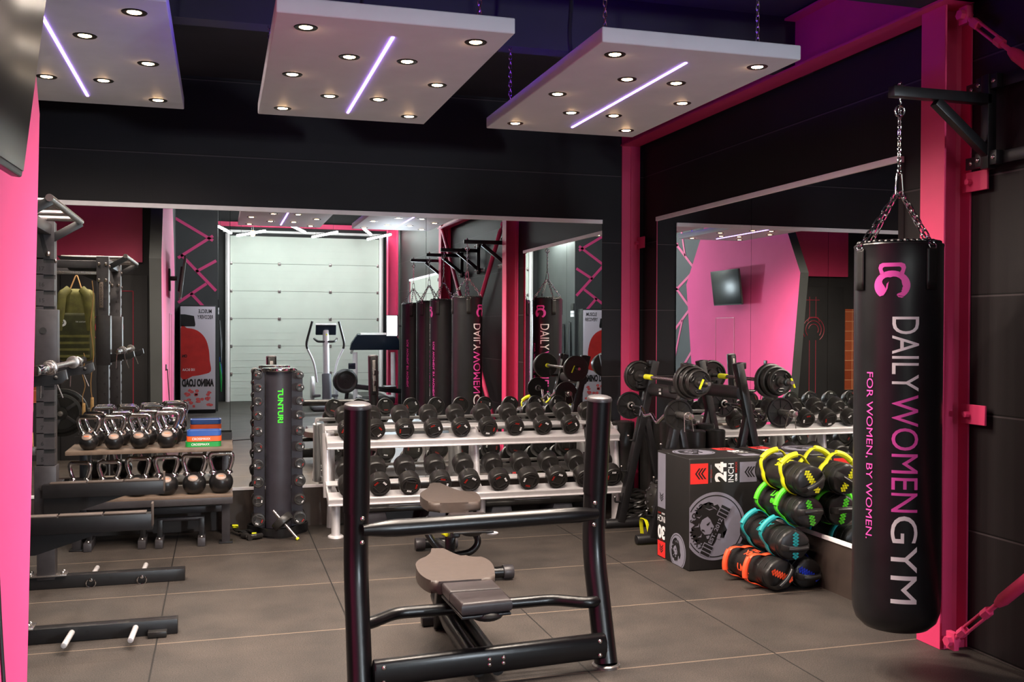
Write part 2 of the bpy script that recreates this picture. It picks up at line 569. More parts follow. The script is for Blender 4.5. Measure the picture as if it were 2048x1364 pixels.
def wrap_geo(vs, fs, cx, cy, r, th, z, cuts=0.006):
    """bend a flat print (x along the reading direction = down, y = across to the right) onto a vertical cylinder"""
    bm = bmesh.new()
    bv = [bm.verts.new(v) for v in vs]
    for f in fs:
        try: bm.faces.new([bv[i] for i in f])
        except ValueError: pass
    y0 = min(v.y for v in vs); y1 = max(v.y for v in vs)
    k = y0 + cuts
    while k < y1:
        bmesh.ops.bisect_plane(bm, geom=list(bm.verts) + list(bm.edges) + list(bm.faces), plane_co=(0, k, 0), plane_no=(0, 1, 0))
        k += cuts
    bm.verts.index_update()
    out = []
    for v in bm.verts:
        a = th + v.co.y / r
        out.append(Vector((cx + r * math.cos(a), cy + r * math.sin(a), z - v.co.x)))
    ff = [[v.index for v in f.verts] for f in bm.faces]
    bm.free()
    return out, ff

# ================================================================== the room
YB = 8.318          # face of the back mirror
XR = 3.660          # face of the right mirror
CEIL = 3.64
struct(MB().box((0.2, 1.2, -0.06), (7.8, 15.2, 0.12)), 'floor', 'floor', 0)
struct(MB().box((0.2, 4.2, CEIL + 0.06), (7.8, 8.8, 0.12)).box((0.2, -3.2, 4.26), (7.8, 6.2, 0.12)).box((0.2, -0.14, 3.95), (7.8, 0.12, 0.6)), 'ceiling', 'ceiling', 0)
struct(MB().box((0.25, YB + 0.075, 1.85), (7.1, 0.12, 3.7)), 'wall_back', 'wall', 0)
struct(MB().box((XR + 0.10, 5.40, 2.1), (0.12, 5.96, 4.2)).box((XR + 0.10, -1.9, 2.1), (0.12, 8.64, 4.2)), 'wall_right', 'wall_warm_lit', 0)
struct(MB().box((-3.26, 5.9, 1.85), (0.12, 5.0, 3.7)), 'wall_left', 'wall_plain', 0)
struct(MB().box((-2.0, 3.40, 1.85), (2.4, 0.12, 3.7)), 'wall_recess', 'wall_plain', 0)
struct(MB().box((-1.42, 3.485, 3.04), (1.0, 0.05, 1.2)), 'trim_1', 'hot', 0)

# front of the hall, seen only in the mirrors
struct(MB().box((-0.86, -0.05, 2.1), (0.1, 6.9, 4.2)), 'wall_side', 'charcoal', 0)
struct(MB().box((-0.42, -3.55, 2.1), (0.78, 0.1, 4.2)).box((-0.08, -4.85, 2.1), (0.1, 2.5, 4.2)), 'wall_passage', 'charcoal', 0)
struct(MB().box((1.8, -6.17, 2.1), (4.0, 0.1, 4.2)), 'wall_front', 'wall_plain', 0)
struct(MB().box((1.8, -5.98, 3.9), (4.0, 0.10, 0.10)), 'trim_2', 'hot', 0)
for y in (5.7, 4.28):
    struct(MB().box((0.2, y, 3.47), (7.0, 0.14, 0.34)), 'ceiling_joist', 'ceiling', 0)
struct(MB().box((-1.13, YB + 0.005, 0.157), (8.0, 0.02, 0.314)).box((3.4, YB + 0.005, 0.157), (0.4, 0.02, 0.314)), 'baseboard_back', 'board', 0)
struct(MB().box((XR + 0.018, 6.35, 0.157), (0.042, 3.22, 0.314)), 'baseboard_right', 'board', 0)

# pink coffin shaped wall slab
out = [(3.83, 0.0), (4.17, 2.45), (3.50, CEIL), (1.40, CEIL), (0.555, 2.43), (0.93, 0.0)]
m_yz = Matrix(((0, 0, 1, 0), (1, 0, 0, 0), (0, 1, 0, 0), (0, 0, 0, 1)))      # prism x,y,z -> world y,z,x
struct(MB().prism(out, -0.80, -0.662, 0, m_yz, 0.0, sidemi=1), 'wall_coffin', ['pink', 'charcoal'], 0)
# hatch let into the pink slab
mb = MB()
for a, b in (((1.66, 0.02), (1.66, 1.82)), ((1.66, 1.82), (2.28, 1.82)), ((2.28, 1.82), (2.28, 0.02))):
    mb.bar((-0.6595, a[0], a[1]), (-0.6595, b[0], b[1]), 0.006, 0.004, 0, 0, (1, 0, 0), 0.006)
solid(mb, 'access_hatch', 'neon', 'tall flush access hatch outlined in the pink coffin shaped wall', 'hatch', (-0.661, 1.97, 0.02))
mb = MB().box((-0.655, 3.25, 1.12), (0.016, 0.08, 0.08), 0, None, 0.004)
solid(mb, 'wall_socket', 'black', 'small black wall socket on the pink coffin wall', 'socket', (-0.66, 3.25, 1.08))
c_ = fillet([(-0.64, 3.25, 1.1), (-0.62, 3.22, 0.7), (-0.55, 3.1, 0.02), (-0.3, 2.4, 0.008), (0.3, 1.7, 0.008), (0.9, 1.8, 0.008), (1.4, 1.5, 0.008)], 0.4, 8)
solid(MB().tube(c_, 0.006, 8), 'power_cable', 'blackp', 'black power cable trailing from the pink wall socket over the floor', 'cable', (-0.3, 2.4, 0.0))

# pink line pattern on the charcoal walls
def stripes(pts_list, plane, name):
    mb = MB()
    for (a, b) in pts_list:
        if plane == 'y':
            mb.bar((a[0], -3.497, a[1]), (b[0], -3.497, b[1]), 0.055, 0.006, 0, 0, (0, 1, 0), 0.04)
        else:
            mb.bar((-0.807, a[0], a[1]), (-0.807, b[0], b[1]), 0.055, 0.006, 0, 0, (1, 0, 0), 0.04)
    return struct(mb, name, 'line', 0)
stripes([((-0.8, 3.72), (-0.14, 3.33)), ((-0.14, 3.40), (-0.75, 2.98)), ((-0.70, 3.02), (-0.08, 2.36)), ((-0.42, 2.72), (-0.08, 2.92)),
         ((-0.75, 2.12), (-0.26, 2.47)), ((-0.52, 2.28), (-0.25, 1.98))], 'y', 'trim_3')
stripes([((-0.3, 3.3), (0.75, 2.6)), ((0.2, 2.98), (0.0, 3.6)), ((-1.2, 2.7), (-0.1, 3.2)), ((0.62, 2.7), (-0.4, 2.25)), ((0.35, 2.06), (-0.5, 2.62)),
         ((0.58, 2.1), (-0.4, 1.5)), ((0.1, 1.78), (-0.2, 1.1)), ((0.7, 1.4), (-0.1, 0.75)), ((-0.4, 1.5), (-2.2, 2.5)), ((-1.5, 2.1), (-2.6, 1.4)), ((-0.4, 2.25), (-2.0, 3.3))], 'x', 'trim_4')

# door with the line drawing, in the recess behind the slab
d = struct(MB().box((-1.36, 3.475, 1.14), (1.0, 0.03, 2.28), 0, None, 0.004), 'door_1', 'wall_plain', 30)
mb = MB()
cx, cz, yy = -1.33, 1.63, 3.494
def arc(r, a0, a1, n=28, ox=0, oz=0, sx=1):
    return [(cx + ox - sx * r * math.cos(R(a0 + (a1 - a0) * i / n)), yy, cz + oz + r * math.sin(R(a0 + (a1 - a0) * i / n))) for i in range(n + 1)]
mb.tube(arc(0.185, -55, 215), 0.005, 6)
mb.tube(arc(0.135, -40, 220), 0.005, 6)
mb.tube(arc(0.085, -30, 170), 0.005, 6)
mb.tube(fillet([(cx - 0.10, yy, cz + 0.12), (cx - 0.08, yy, cz + 0.19), (cx + 0.08, yy, cz + 0.19), (cx + 0.10, yy, cz + 0.12)], 0.03), 0.005, 6)
for dx in (0.07, -0.04):
    mb.tube([(cx + dx, yy, cz + 0.18), (cx + dx, yy, cz + 0.5)], 0.005, 6)
    mb.tube([(cx + dx, yy, cz - 0.16), (cx + dx, yy, 0.05)], 0.005, 6)
mb.tube([(cx + 0.30, yy, 2.08), (cx + 0.30, yy, 0.05)], 0.005, 6)
mb.tube([(cx + 0.30, yy, 2.08), (cx - 0.1, yy, 2.08)], 0.005, 6)
mb.build('line_drawing', 'neon', d)
solid(MB().box((-2.33, 3.4665, 1.33), (0.85, 0.012, 1.24)), 'tile_panel', 'tile', 'terracotta square tile panel on the dark wall beside the line drawing door', 'tiles', (-2.33, 3.465, 0.71), None, 0)
solid(MB().lathe([(0, 0), (0.19, 0), (0.2, 0.01), (0.19, 0.025), (0, 0.025)], 40, 0, T(-2.3, 3.477, 1.52) @ Matrix.Rotation(-PI / 2, 4, 'X') @ Matrix.Diagonal((0.8, 1.3, 1, 1))), 'oval_mirror', 'screen', 'dark oval mirror on the terracotta tile panel', 'mirror', (-2.3, 3.477, 1.26))

# roller door
mb = MB()
x0, x1, H = 0.22, 3.50, 3.66
n = 6
for k in range(n):
    z0 = k * H / n
    mb.box(((x0 + x1) / 2, -6.07, z0 + H / n / 2), (x1 - x0, 0.05, H / n - 0.006), 0, None, 0.004, 1)
    for j in range(1, 4):
        mb.box(((x0 + x1) / 2, -6.044, z0 + H / n * j / 4), (x1 - x0 - 0.02, 0.006, 0.012), 0)
d2 = struct(mb, 'door_2', 'door', 30)
mb = MB()
for k in range(1, n):
    for x in (x0 + 0.02, 1.28, 2.4, x1 - 0.02):
        mb.box((x, -6.035, k * H / n), (0.06, 0.02, 0.07), 0, None, 0.004)
mb.build('hinge', 'steel', d2)
mb = MB()
for x in (x0 - 0.05, x1 + 0.05):
    mb.box((x, -6.02, 1.85), (0.09, 0.06, 3.7), 0, None, 0.004)
    mb.box((x, -5.97, 1.85), (0.02, 0.05, 3.7), 0)
mb.box(((x0 + x1) / 2, -6.0, 3.75), (x1 - x0 + 0.3, 0.12, 0.05), 0)
mb.build('track', 'alu', d2)
# ---------------------------------------------------------------- mirrors
xs = [-3.133, -1.526, 0.081, 1.688, 3.295]
names = ['far left', 'left hand', 'middle', 'right hand']
for i in range(4):
    mb = MB().box(((xs[i] + xs[i + 1]) / 2, YB + 0.004, 1.451), (1.607 - 0.003, 0.008, 2.264))
    lab = ['back wall mirror pane behind the power rack at the far left', 'back wall mirror pane behind the kettlebell shelf',
           'back wall mirror pane behind the dumbbell tower', 'back wall mirror pane next to the pink corner column'][i]
    solid(mb, 'wall_mirror', 'mirror', lab, 'mirror', ((xs[i] + xs[i + 1]) / 2, YB, 0.319), 'mirror panes along the back wall', 0)
ys = [7.955, 6.345, 4.738]
for i in range(2):
    mb = MB().box((XR + 0.019, (ys[i] + ys[i + 1]) / 2, 1.451), (0.038, 1.608 - 0.003, 2.264))
    lab = ['right wall mirror pane behind the barbell rack', 'right wall mirror pane behind the sandbag pile'][i]
    solid(mb, 'wall_mirror', 'mirror', lab, 'mirror', (XR, (ys[i] + ys[i + 1]) / 2, 0.319), 'mirror panes on the right wall', 0)
solid(MB().box((XR + 0.019, -1.45, 1.451), (0.038, 3.2, 2.264)), 'wall_mirror', 'mirror', 'wide wall mirror beyond the second pink column, seen reflected', 'mirror', (XR, -1.45, 0.319), None, 0)
def rail(a, b, name, ax):
    mb = MB()
    for z, h in ((2.593, 0.036), (0.326, 0.024)):
        if ax == 'x': mb.box(((a + b) / 2, YB - 0.002, z), (b - a, 0.018, h), 0, None, 0.002, 1)
        else: mb.box((XR + 0.013, (a + b) / 2, z), (0.048, b - a, h), 0, None, 0.002, 1)
    struct(mb, name, 'alu', 30)
rail(-3.133, 3.295, 'trim_5', 'x')
rail(4.738, 7.955, 'trim_6', 'y')
rail(-3.05, 0.15, 'trim_7', 'y')

# ---------------------------------------------------------------- steel frame
def h_column(x0, y, label, ztop=CEIL, w=0.18, dpt=0.17, tabs=()):
    """flange faces -x; web towards the wall"""
    t = Thing('steel_column', (x0 + dpt / 2, y, 0), label, 'column', 'pink steel columns')
    mb = MB()
    mb.box((x0 + 0.006, y, ztop / 2), (0.012, w, ztop), 0, None, 0.002, 1)
    mb.box((x0 + dpt - 0.006, y, ztop / 2), (0.012, w, ztop), 0, None, 0.002, 1)
    mb.box((x0 + dpt / 2, y, ztop / 2), (dpt - 0.02, 0.010, ztop), 0)
    for sg in (-1, 1):                                   # root fillets of the rolled section
        for xx, s2 in ((x0 + 0.012, 1), (x0 + dpt - 0.012, -1)):
            mb.prism([(0, 0), (0.016, 0), (0, 0.016)], 0, ztop, 0, Matrix(((s2, 0, 0, xx), (0, sg, 0, y + sg * 0.005), (0, 0, 1, 0), (0, 0, 0, 1))))
    t.part(mb, 'beam_profile', 'hot')
    t.part(MB().box((x0 + dpt / 2, y - 0.01, 0.02), (dpt - 0.03, w - 0.03, 0.04)), 'base_plate', 'hot')
    for (ty, tz) in tabs:
        mb = MB().box((x0 + dpt - 0.03, y + ty, tz), (0.012, 0.17, 0.10), 0, None, 0.002, 1)
        mb.cyl((x0 + dpt - 0.036, y + ty + 0.03, tz), (x0 + dpt - 0.062, y + ty + 0.03, tz), 0.016, n=6)
        t.part(mb, 'wall_cleat', 'hot')
    return t
h_column(3.528, 4.305, 'pink steel H column behind the hanging punch bag', tabs=((-0.15, 2.386), (-0.15, 1.205)))
t = Thing('steel_column', (3.572, 8.40, 0), 'pink steel H column in the far corner between the mirrors', 'column', 'pink steel columns')
mb = MB().box((3.573, 8.324, CEIL / 2), (0.178, 0.012, CEIL), 0, None, 0.002, 1).box((3.573, 8.328, CEIL / 2), (0.010, 0.04, CEIL))
t.part(mb, 'beam_profile', 'hot')
for tz in (2.41, 1.21):
    mb = MB().box((3.638, 8.24, tz), (0.012, 0.16, 0.10), 0, None, 0.002, 1).cyl((3.632, 8.28, tz), (3.606, 8.28, tz), 0.016, n=6)
    t.part(mb, 'wall_cleat', 'hot')
h_column(3.528, 0.40, 'pink steel H column further along the right wall, seen reflected', 4.2)
h_column(3.42, -4.35, 'pink steel H column beside the roller door, seen reflected', 4.2, 0.2, 0.22)
mb = MB()
bx = 3.56
mb.box((bx, 6.2, 3.29), (0.17, 4.4, 0.014)).box((bx, 6.2, 3.62), (0.17, 4.4, 0.014)).box((bx, 6.2, 3.455), (0.010, 4.4, 0.33))
mb.box((bx, 2.3, 3.29), (0.17, 3.7, 0.014)).box((bx, 2.3, 3.62), (0.17, 3.7, 0.014)).box((bx, 2.3, 3.455), (0.010, 3.7, 0.33))
solid(mb, 'steel_beam', 'hot', 'pink steel I beam running along the top of the right wall', 'beam', (bx, 6.2, 3.283))

def brace(p0, p1, label):
    t = Thing('brace_rod', p0, label, 'brace', 'pink wall braces')
    p0, p1 = Vector(p0), Vector(p1)
    d = (p1 - p0).normalized()
    f = lambda k: p0 + d * k
    t.part(MB().cyl(f(0.0), f(0.10), 0.012, n=12), 'threaded_end', 'hot')
    t.part(MB().cyl(f(0.32), f(0.40), 0.012, n=12), 'threaded_end', 'hot')
    mb = MB()
    sd = d.cross(Vector((1, 0, 0))).normalized()
    for q in (-1, 1): mb.bar(f(0.10) + sd * 0.016 * q, f(0.30) + sd * 0.016 * q, 0.016, 0.01, 0, 0.002, sd)
    mb.cyl(f(0.07), f(0.12), 0.024, n=6).cyl(f(0.28), f(0.33), 0.024, n=6)
    t.part(mb, 'turnbuckle', 'hot')
    mb = MB().cyl(f(0.44), p1, 0.030, n=20, bev=0.006)
    mb.cyl(f(0.40), f(0.445), 0.02, 0.03, n=20)
    t.part(mb, 'rod', 'hot')
    mb = MB().box(f(0.0), (0.03, 0.06, 0.09), 0, None, 0.003).cyl(f(0.0) + Vector((-0.04, 0, 0)), f(0.0) + Vector((0.03, 0, 0)), 0.025, n=6)
    t.part(mb, 'clevis', 'hot')
brace((3.540, 4.14, 0.07), (3.540, 0.55, 3.25), 'pink tension brace with turnbuckle rising from the foot of the column')
brace((3.608, 4.17, 3.22), (3.608, 0.55, 0.15), 'pink tension brace coming down from the top of the column')

# ================================================================== hanging ceiling panels
SPOTS = [(0.13, 0.17), (0.86, 0.17), (0.36, 0.57), (0.63, 0.57), (0.13, 0.97), (0.86, 0.97), (0.355, 1.38), (0.62, 1.38), (0.13, 1.76), (0.86, 1.76)]
PZ = 2.885
def downlight_part(t, x, y, PZ, s):
    a = T(x, y, PZ) @ Matrix.Rotation(PI, 4, 'X') @ Matrix.Scale(s, 4)
    ring = MB().lathe([(0.0285, -0.006), (0.029, 0.001), (0.036, 0.0035), (0.047, 0.003), (0.050, 0.0), (0.0495, -0.001)], 28, 0, a)
    dl = t.part(ring, 'downlight', 'ringm')
    t.part(MB().lathe([(0, 0.0045), (0.012, 0.004), (0.022, 0.003), (0.027, 0.001), (0.028, -0.006), (0, -0.008)], 24, 0, a), 'lamp_lens', 'bulb', dl)
    l = bpy.data.lights.new('spot_lamp', 'SPOT')
    l.energy = SPOT_W; l.color = (1.0, 0.86, 0.73); l.spot_size = R(166); l.spot_blend = 1.0; l.shadow_soft_size = 0.03
    o = bpy.data.objects.new('spot_lamp', l); COL.objects.link(o)
    o.parent = t.e; o.location = Vector((x, y, PZ - 0.014)) - t.loc
def ceiling_panel(x0, label, PZ=2.885, s=1.0):
    """1 m x 2 m board; s scales the whole board"""
    y0 = 4.05 * s
    X = lambda v: x0 + v * s
    Y = lambda v: y0 + v * s
    t = Thing('ceiling_panel', (X(0.495), Y(0.98), PZ), label, 'ceiling light panel', 'white light panels hung from the ceiling')
    t.part(MB().box((X(0.495), Y(0.98), PZ + 0.034 * s), (0.99 * s, 1.96 * s, 0.068 * s), 0, None, 0.007, 3), 'board', 'white')
    t.part(MB().box((X(0.5), Y(0.98), PZ - 0.001), (0.013 * s, 1.57 * s, 0.008), 0, None, 0.002), 'led_strip', 'led')
    for sx in (0.15, 0.84) if s == 1 else (): t.part(MB().box((X(sx), Y(0.98), PZ + 0.068 * s + 0.007), (0.02, 1.6 * s, 0.012)), 'uplight_strip', 'uplight')
    for sx, sy in SPOTS: downlight_part(t, X(sx), Y(sy), PZ, s)
    top = PZ + 0.068 * s
    for sx, sy in ((0.05, 1.60), (0.94, 1.60), (0.10, 0.22), (0.89, 0.22)):
        px, py = X(sx), Y(sy)
        mb = MB().chain((px, py, top + 0.007), (px, py, 3.31 if s == 1 else CEIL), 0.035, 0.008, 0.0028)
        t.part(mb, 'chain', 'zinc')
    cx_ = X(0.12 if x0 > 1 else 0.45)
    pts = fillet([(cx_, Y(0.7), top - 0.008), (cx_ - 0.02, Y(0.71), top + 0.15), (cx_ + 0.01, Y(0.75), top + 0.4), (cx_, Y(0.75), CEIL)], 0.1)
    t.part(MB().tube(pts, 0.012, 8), 'supply_cable', 'blackp')
S1 = 1.212
ceiling_panel(-1.19 * S1 + 0.006, 'white ceiling light panel at the left, cut by the pink wall', 1.634 + 1.251 * S1, S1)
ceiling_panel(0.215, 'white ceiling light panel in the middle of the three')
ceiling_panel(1.60, 'white ceiling light panel at the right next to the pink beam')

# white tubes over the front of the hall (seen in the mirrors; those behind the camera are added fill)
TUB = [((-0.02, -3.54), (0.23, -4.85)), ((0.36, -5.39), (0.89, -4.18)), ((1.34, -2.99), (1.70, -4.24)), ((1.93, -5.23), (2.32, -3.92)), ((2.72, -3.0), (3.05, -4.22)), ((3.15, -5.4), (3.45, -4.1)), ((0.3, -1.9), (0.6, -0.7)), ((1.1, -0.5), (1.4, -1.7)), ((2.0, -1.9), (2.3, -0.7)), ((2.8, -0.5), (3.1, -1.7))]
for i, (a, b) in enumerate(TUB):
    where = ['above the passage', 'left of the roller door top', 'left of centre before the roller door', 'right of centre before the roller door', 'above the treadmill', 'nearest the right wall', 'added unseen nearest the pink wall behind the camera', 'added unseen left of the middle behind the camera', 'added unseen right of the middle behind the camera', 'added unseen by the bag row behind the camera'][i]
    t = Thing('tube_light', ((a[0] + b[0]) / 2, (a[1] + b[1]) / 2, 3.6), 'slanting white tube light ' + where + (', seen reflected' if i < 6 else ''), 'tube light', 'zigzag of white tube lights')
    zt = 3.6 if i < 6 else 3.85
    p0, p1 = Vector((a[0], a[1], zt)), Vector((b[0], b[1], zt))
    t.part(MB().cyl(p0, p1, 0.022, n=14, bev=0.008), 'tube', 'tube' if i < 6 else 'fill_tube')
    t.part(MB().bar(p0 + Vector((0, 0, 0.03)), p1 + Vector((0, 0, 0.03)), 0.03, 0.02), 'housing', 'black')
    mb = MB()
    for k in (0.15, 0.85):
        q = p0.lerp(p1, k); mb.cyl(q + Vector((0, 0, 0.03)), Vector((q.x, q.y, 4.2)), 0.003, n=6)
    t.part(mb, 'hanging_wire', 'black')
# bright flood lamp on the right wall above the treadmill: its glare shows in the back mirror
FL = Vector((3.40, -3.62, 1.68))
t = Thing('flood_lamp', (3.60, -3.62, 1.60), 'bright white flood lamp glaring above the treadmill, seen reflected', 'flood lamp')
mf = align((-0.30, 1, 0.02)); mf.translation = FL
t.part(MB().box((0, 0, -0.03), (0.24, 0.44, 0.06), 0, mf, 0.01), 'housing', 'black')
t.part(MB().box((0, 0, 0.002), (0.20, 0.40, 0.006), 0, mf, 0.002), 'lamp_face', 'flood')
t.part(MB().bar((3.70, -3.66, 1.68), FL - Vector((0, 0.05, 0)), 0.04, 0.04), 'bracket_arm', 'black')
l = bpy.data.lights.new('flood_light', 'AREA'); l.shape = 'RECTANGLE'; l.size = 0.20; l.size_y = 0.40
l.energy = FLOOD_W; l.color = (0.80, 0.90, 1.0)
o = bpy.data.objects.new('flood_light', l); COL.objects.link(o); o.parent = t.e
o.matrix_local = Matrix.Translation(FL - t.loc + Vector((-0.003, 0.012, 0))) @ mf.to_3x3().to_4x4() @ Matrix.Rotation(PI, 4, 'X')
t = Thing('pendant_bulb', (0.62, -3.4, 3.42), 'amber glowing pendant bulb in front of the roller door, seen reflected', 'pendant lamp')
t.part(MB().ball((0.62, -3.4, 3.47), 0.05, 16, 0, (1, 1, 1.2)), 'bulb', 'bulb2')
t.part(MB().cyl((0.62, -3.4, 3.52), (0.62, -3.4, 3.6), 0.02, n=12), 'socket', 'black')
t.part(MB().cyl((0.62, -3.4, 3.6), (0.62, -3.4, 4.2), 0.004, n=6), 'hanging_cord', 'black')

# ================================================================== television on the pink wall
t = Thing('television', (-0.64, 2.33, 2.0), 'flat black television tilted on the pink coffin wall', 'television')
mt = T(-0.478, 2.335, 2.30) @ Matrix.Rotation(R(-2), 4, 'Z') @ Matrix.Rotation(R(7), 4, 'Y')
t.part(MB().box((-0.010, 0, 0), (0.03, 0.98, 0.565), 0, mt, 0.006), 'case', 'tvback')
t.part(MB().box((0.0065, 0, 0.004), (0.004, 0.962, 0.54), 0, mt, 0.001), 'screen', 'screen')
mb = MB().box((-0.035, 0, -0.02), (0.03, 0.5, 0.34), 0, mt, 0.01)
mb.box((-0.652, 2.33, 2.28), (0.02, 0.2, 0.3), 0, None, 0.003).bar((-0.65, 2.33, 2.3), (-0.56, 2.33, 2.3), 0.06, 0.06)
t.part(mb, 'mount_arm', 'black')

# ================================================================== punch bags and wall brackets
BX, BR = 3.108, 0.2
def logo_geo():
    """kettlebell outline with a woman's head cut out, as flat polygons (x down, y right), about 0.14 tall"""
    def P(pts): return [Vector((-y, x, 0)) for x, y in pts]          # author in x right, y up
    polys = []
    # handle: ring strip
    o_ = [(-0.042, 0.030), (-0.050, 0.060), (-0.046, 0.074), (-0.034, 0.080), (0.034, 0.080), (0.046, 0.074), (0.050, 0.060), (0.042, 0.030)]
    i_ = [(-0.026, 0.036), (-0.034, 0.052), (-0.033, 0.060), (-0.027, 0.064), (0.027, 0.064), (0.033, 0.060), (0.034, 0.052), (0.026, 0.036)]
    for k in range(7): polys.append([o_[k], o_[k + 1], i_[k + 1], i_[k]])
    # body: crescent around the head, from lower left over the top to lower right
    N = 26
    for k in range(N):
        def oo(j):
            a = R(228 - 276 * j / N); return (0.066 * math.cos(a), -0.012 + 0.060 * math.sin(a))
        inner = [(-0.030, -0.052), (-0.022, -0.040), (-0.021, -0.028), (-0.026, -0.016), (-0.034, -0.004), (-0.036, 0.006), (-0.030, 0.016), (-0.018, 0.022), (-0.006, 0.020), (0.006, 0.024),
                 (0.020, 0.022), (0.032, 0.013), (0.038, 0.000), (0.037, -0.010), (0.041, -0.018), (0.036, -0.022), (0.038, -0.028), (0.034, -0.034), (0.036, -0.040), (0.026, -0.044), (0.020, -0.046), (0.018, -0.052)]
        def ii(j):
            q = j / N * (len(inner) - 1); a = int(min(q, len(inner) - 2)); f = q - a
            return (inner[a][0] * (1 - f) + inner[a + 1][0] * f, inner[a][1] * (1 - f) + inner[a + 1][1] * f)
        polys.append([oo(k), oo(k + 1), ii(k + 1), ii(k)])
    polys.append([(0.018, -0.052), (0.026, -0.056), (0.044, -0.058), (0.036, -0.063), (0.024, -0.060)])
    polys.append([(-0.018, -0.005), (-0.010, 0.004), (-0.013, -0.008), (-0.015, -0.024), (-0.022, -0.040), (-0.028, -0.046), (-0.021, -0.022)])
    vs, fs = [], []
    for p in polys:
        fs.append(tuple(range(len(vs), len(vs) + len(p)))); vs.extend(P(p))
    return vs, fs
LOGO = logo_geo()

def bag_print(t, y, th, full=True):
    r = BR + 0.0012
    for k in (0, PI):
        white, pink, tagl, emb = MB(), MB(), MB(), MB()
        def line(txt, x0, x1, h, dth, mb, bold=0.0):
            vs, fs, W = text_geo(txt, bold)
            g = [Vector((v.x / W * (x1 - x0) + x0, v.y * h - h / 2, 0)) for v in vs]
            mb.raw(*wrap_geo(g, fs, BX, y, r, th + k + dth, 0.0))
        # heights down the bag are given as minus z
        if full: line('DAILY', -1.694, -1.352, 0.118, R(10), white)
        if full: line('WOMEN', -1.335, -0.795, 0.118, R(10), pink)
        if full: line('GYM', -0.778, -0.373, 0.118, R(10), white)
        line('FOR WOMEN, BY WOMEN.', -1.436, -0.655, 0.040, R(-37.5), tagl)
        if not full:
            t.part(tagl, 'tagline_lettering', 'magenta', smooth=0, label='small pink letters')
            continue
        vs, fs = LOGO
        g = [Vector((v.x * 1.13 - 1.852, v.y * 1.22, 0)) for v in vs]
        emb.raw(*wrap_geo(g, fs, BX, y, r, th + k + R(-8), 0.0))
        if full: t.part(white, 'white_lettering', 'whitemark', smooth=0, label='white letters printed down the bag')
        t.part(pink, 'pink_lettering', 'magenta', smooth=0, label='pink letters printed down the bag')
        t.part(tagl, 'tagline_lettering', 'magenta', smooth=0, label='small pink letters')
        t.part(emb, 'emblem', 'magenta', smooth=0, label='pink kettlebell emblem')

def bag(y, th, label, full=True):
    t = Thing('punch_bag', (BX, y, 0.2), label, 'punch bag', 'punch bags along the right wall')
    prof = [(0, 0.205), (0.10, 0.207), (0.15, 0.222), (0.183, 0.255), (0.197, 0.30), (0.2005, 0.36), (0.2, 0.7), (0.199, 1.2), (0.2, 1.7), (0.2, 1.95), (0.2, 2.02), (0.203, 2.032), (0.199, 2.038), (0.180, 2.036), (0.16, 2.05), (0.12, 2.058), (0, 2.06)]
    bm_ = MB().lathe(prof, 64, 0, T(BX, y, 0))
    t.part(bm_, 'body', 'leather')
    mb = MB()
    for k in range(40):                                          # gathered top edge
        a = 2 * PI * k / 40
        mb.ball((BX + 0.178 * math.cos(a), y + 0.178 * math.sin(a), 2.044), 0.012, 8, 0, (1.2, 1.2, 0.8 + 0.4 * random.random()))
    t.part(mb, 'gathered_rim', 'leather')
    for da in (-56, 45, 135, 225):
        a0 = th + R(da)
        mb = MB()
        vs, fs = [], []
        w = 0.030
        for i, z in enumerate((1.82, 1.86, 1.90, 1.94, 1.98, 2.0, 2.012)):
            for j in range(5):
                a = a0 + (j / 4 - 0.5) * 2 * w / BR
                vs.append((BX + (BR + 0.005) * math.cos(a), y + (BR + 0.005) * math.sin(a), z))
        for i in range(6):
            for j in range(4):
                fs.append((i * 5 + j, i * 5 + j + 1, i * 5 + j + 6, i * 5 + j + 5))
        mb.raw(vs, fs)
        m = bpy.data  # strap gets thickness from a solidify pass below
        o = t.part(mb, 'strap', 'canvas')
        sm = o.modifiers.new('thick', 'SOLIDIFY'); sm.thickness = 0.005; sm.offset = 0
        ca, sa = math.cos(a0), math.sin(a0)
        rr = BR + 0.008
        tang = Vector((-sa, ca, 0)); outv = Vector((ca, sa, 0))
        base_ = Vector((BX, y, 2.01)) + outv * rr
        pts = [base_ - tang * 0.019, base_ + tang * 0.019, base_ + tang * 0.022 + Vector((0, 0, 0.014)) - outv * .002, base_ + tang * 0.012 + Vector((0, 0, 0.030)) - outv * 0.012,
               base_ - tang * 0.012 + Vector((0, 0, 0.030)) - outv * 0.012, base_ - tang * 0.022 + Vector((0, 0, 0.014)) - outv * .002]
        t.part(MB().tube(pts, 0.0032, 8, closed=True), 'ring', 'chrome')
        start = base_ + Vector((0, 0, 0.022)) - outv * 0.008
        end = Vector((BX, y, 2.288)) + outv * 0.012
        t.part(MB().chain(start, end, 0.052, 0.0105, 0.0036), 'chain', 'chrome')
    # snap hook, hanging chain and ring
    pts = fillet([(BX - 0.022, y, 2.275), (BX - 0.012, y, 2.385), (BX + 0.012, y, 2.385), (BX + 0.022, y, 2.275), (BX, y, 2.262)], 0.012, 4, True)
    t.part(MB().tube(pts, 0.0042, 8, closed=True), 'snap_hook', 'chrome')
    t.part(MB().chain((BX, y, 2.375), (BX, y, 2.69), 0.034, 0.0085, 0.003), 'hanging_chain', 'chrome')
    m_ = Matrix.Rotation(R(90), 4, 'X')
    pts = [(BX + 0.026 * math.sin(R(a)), y, 2.675 - 0.026 * math.cos(R(a)) + 0.0) for a in range(-150, 200, 14)]
    pts += [(BX + 0.008, y, 2.712), (BX, y, 2.725), (BX, y, 2.739)]
    t.part(MB().tube(pts, 0.005, 8), 'eye_hook', 'chrome')
    bag_print(t, y, th, full)
    return t
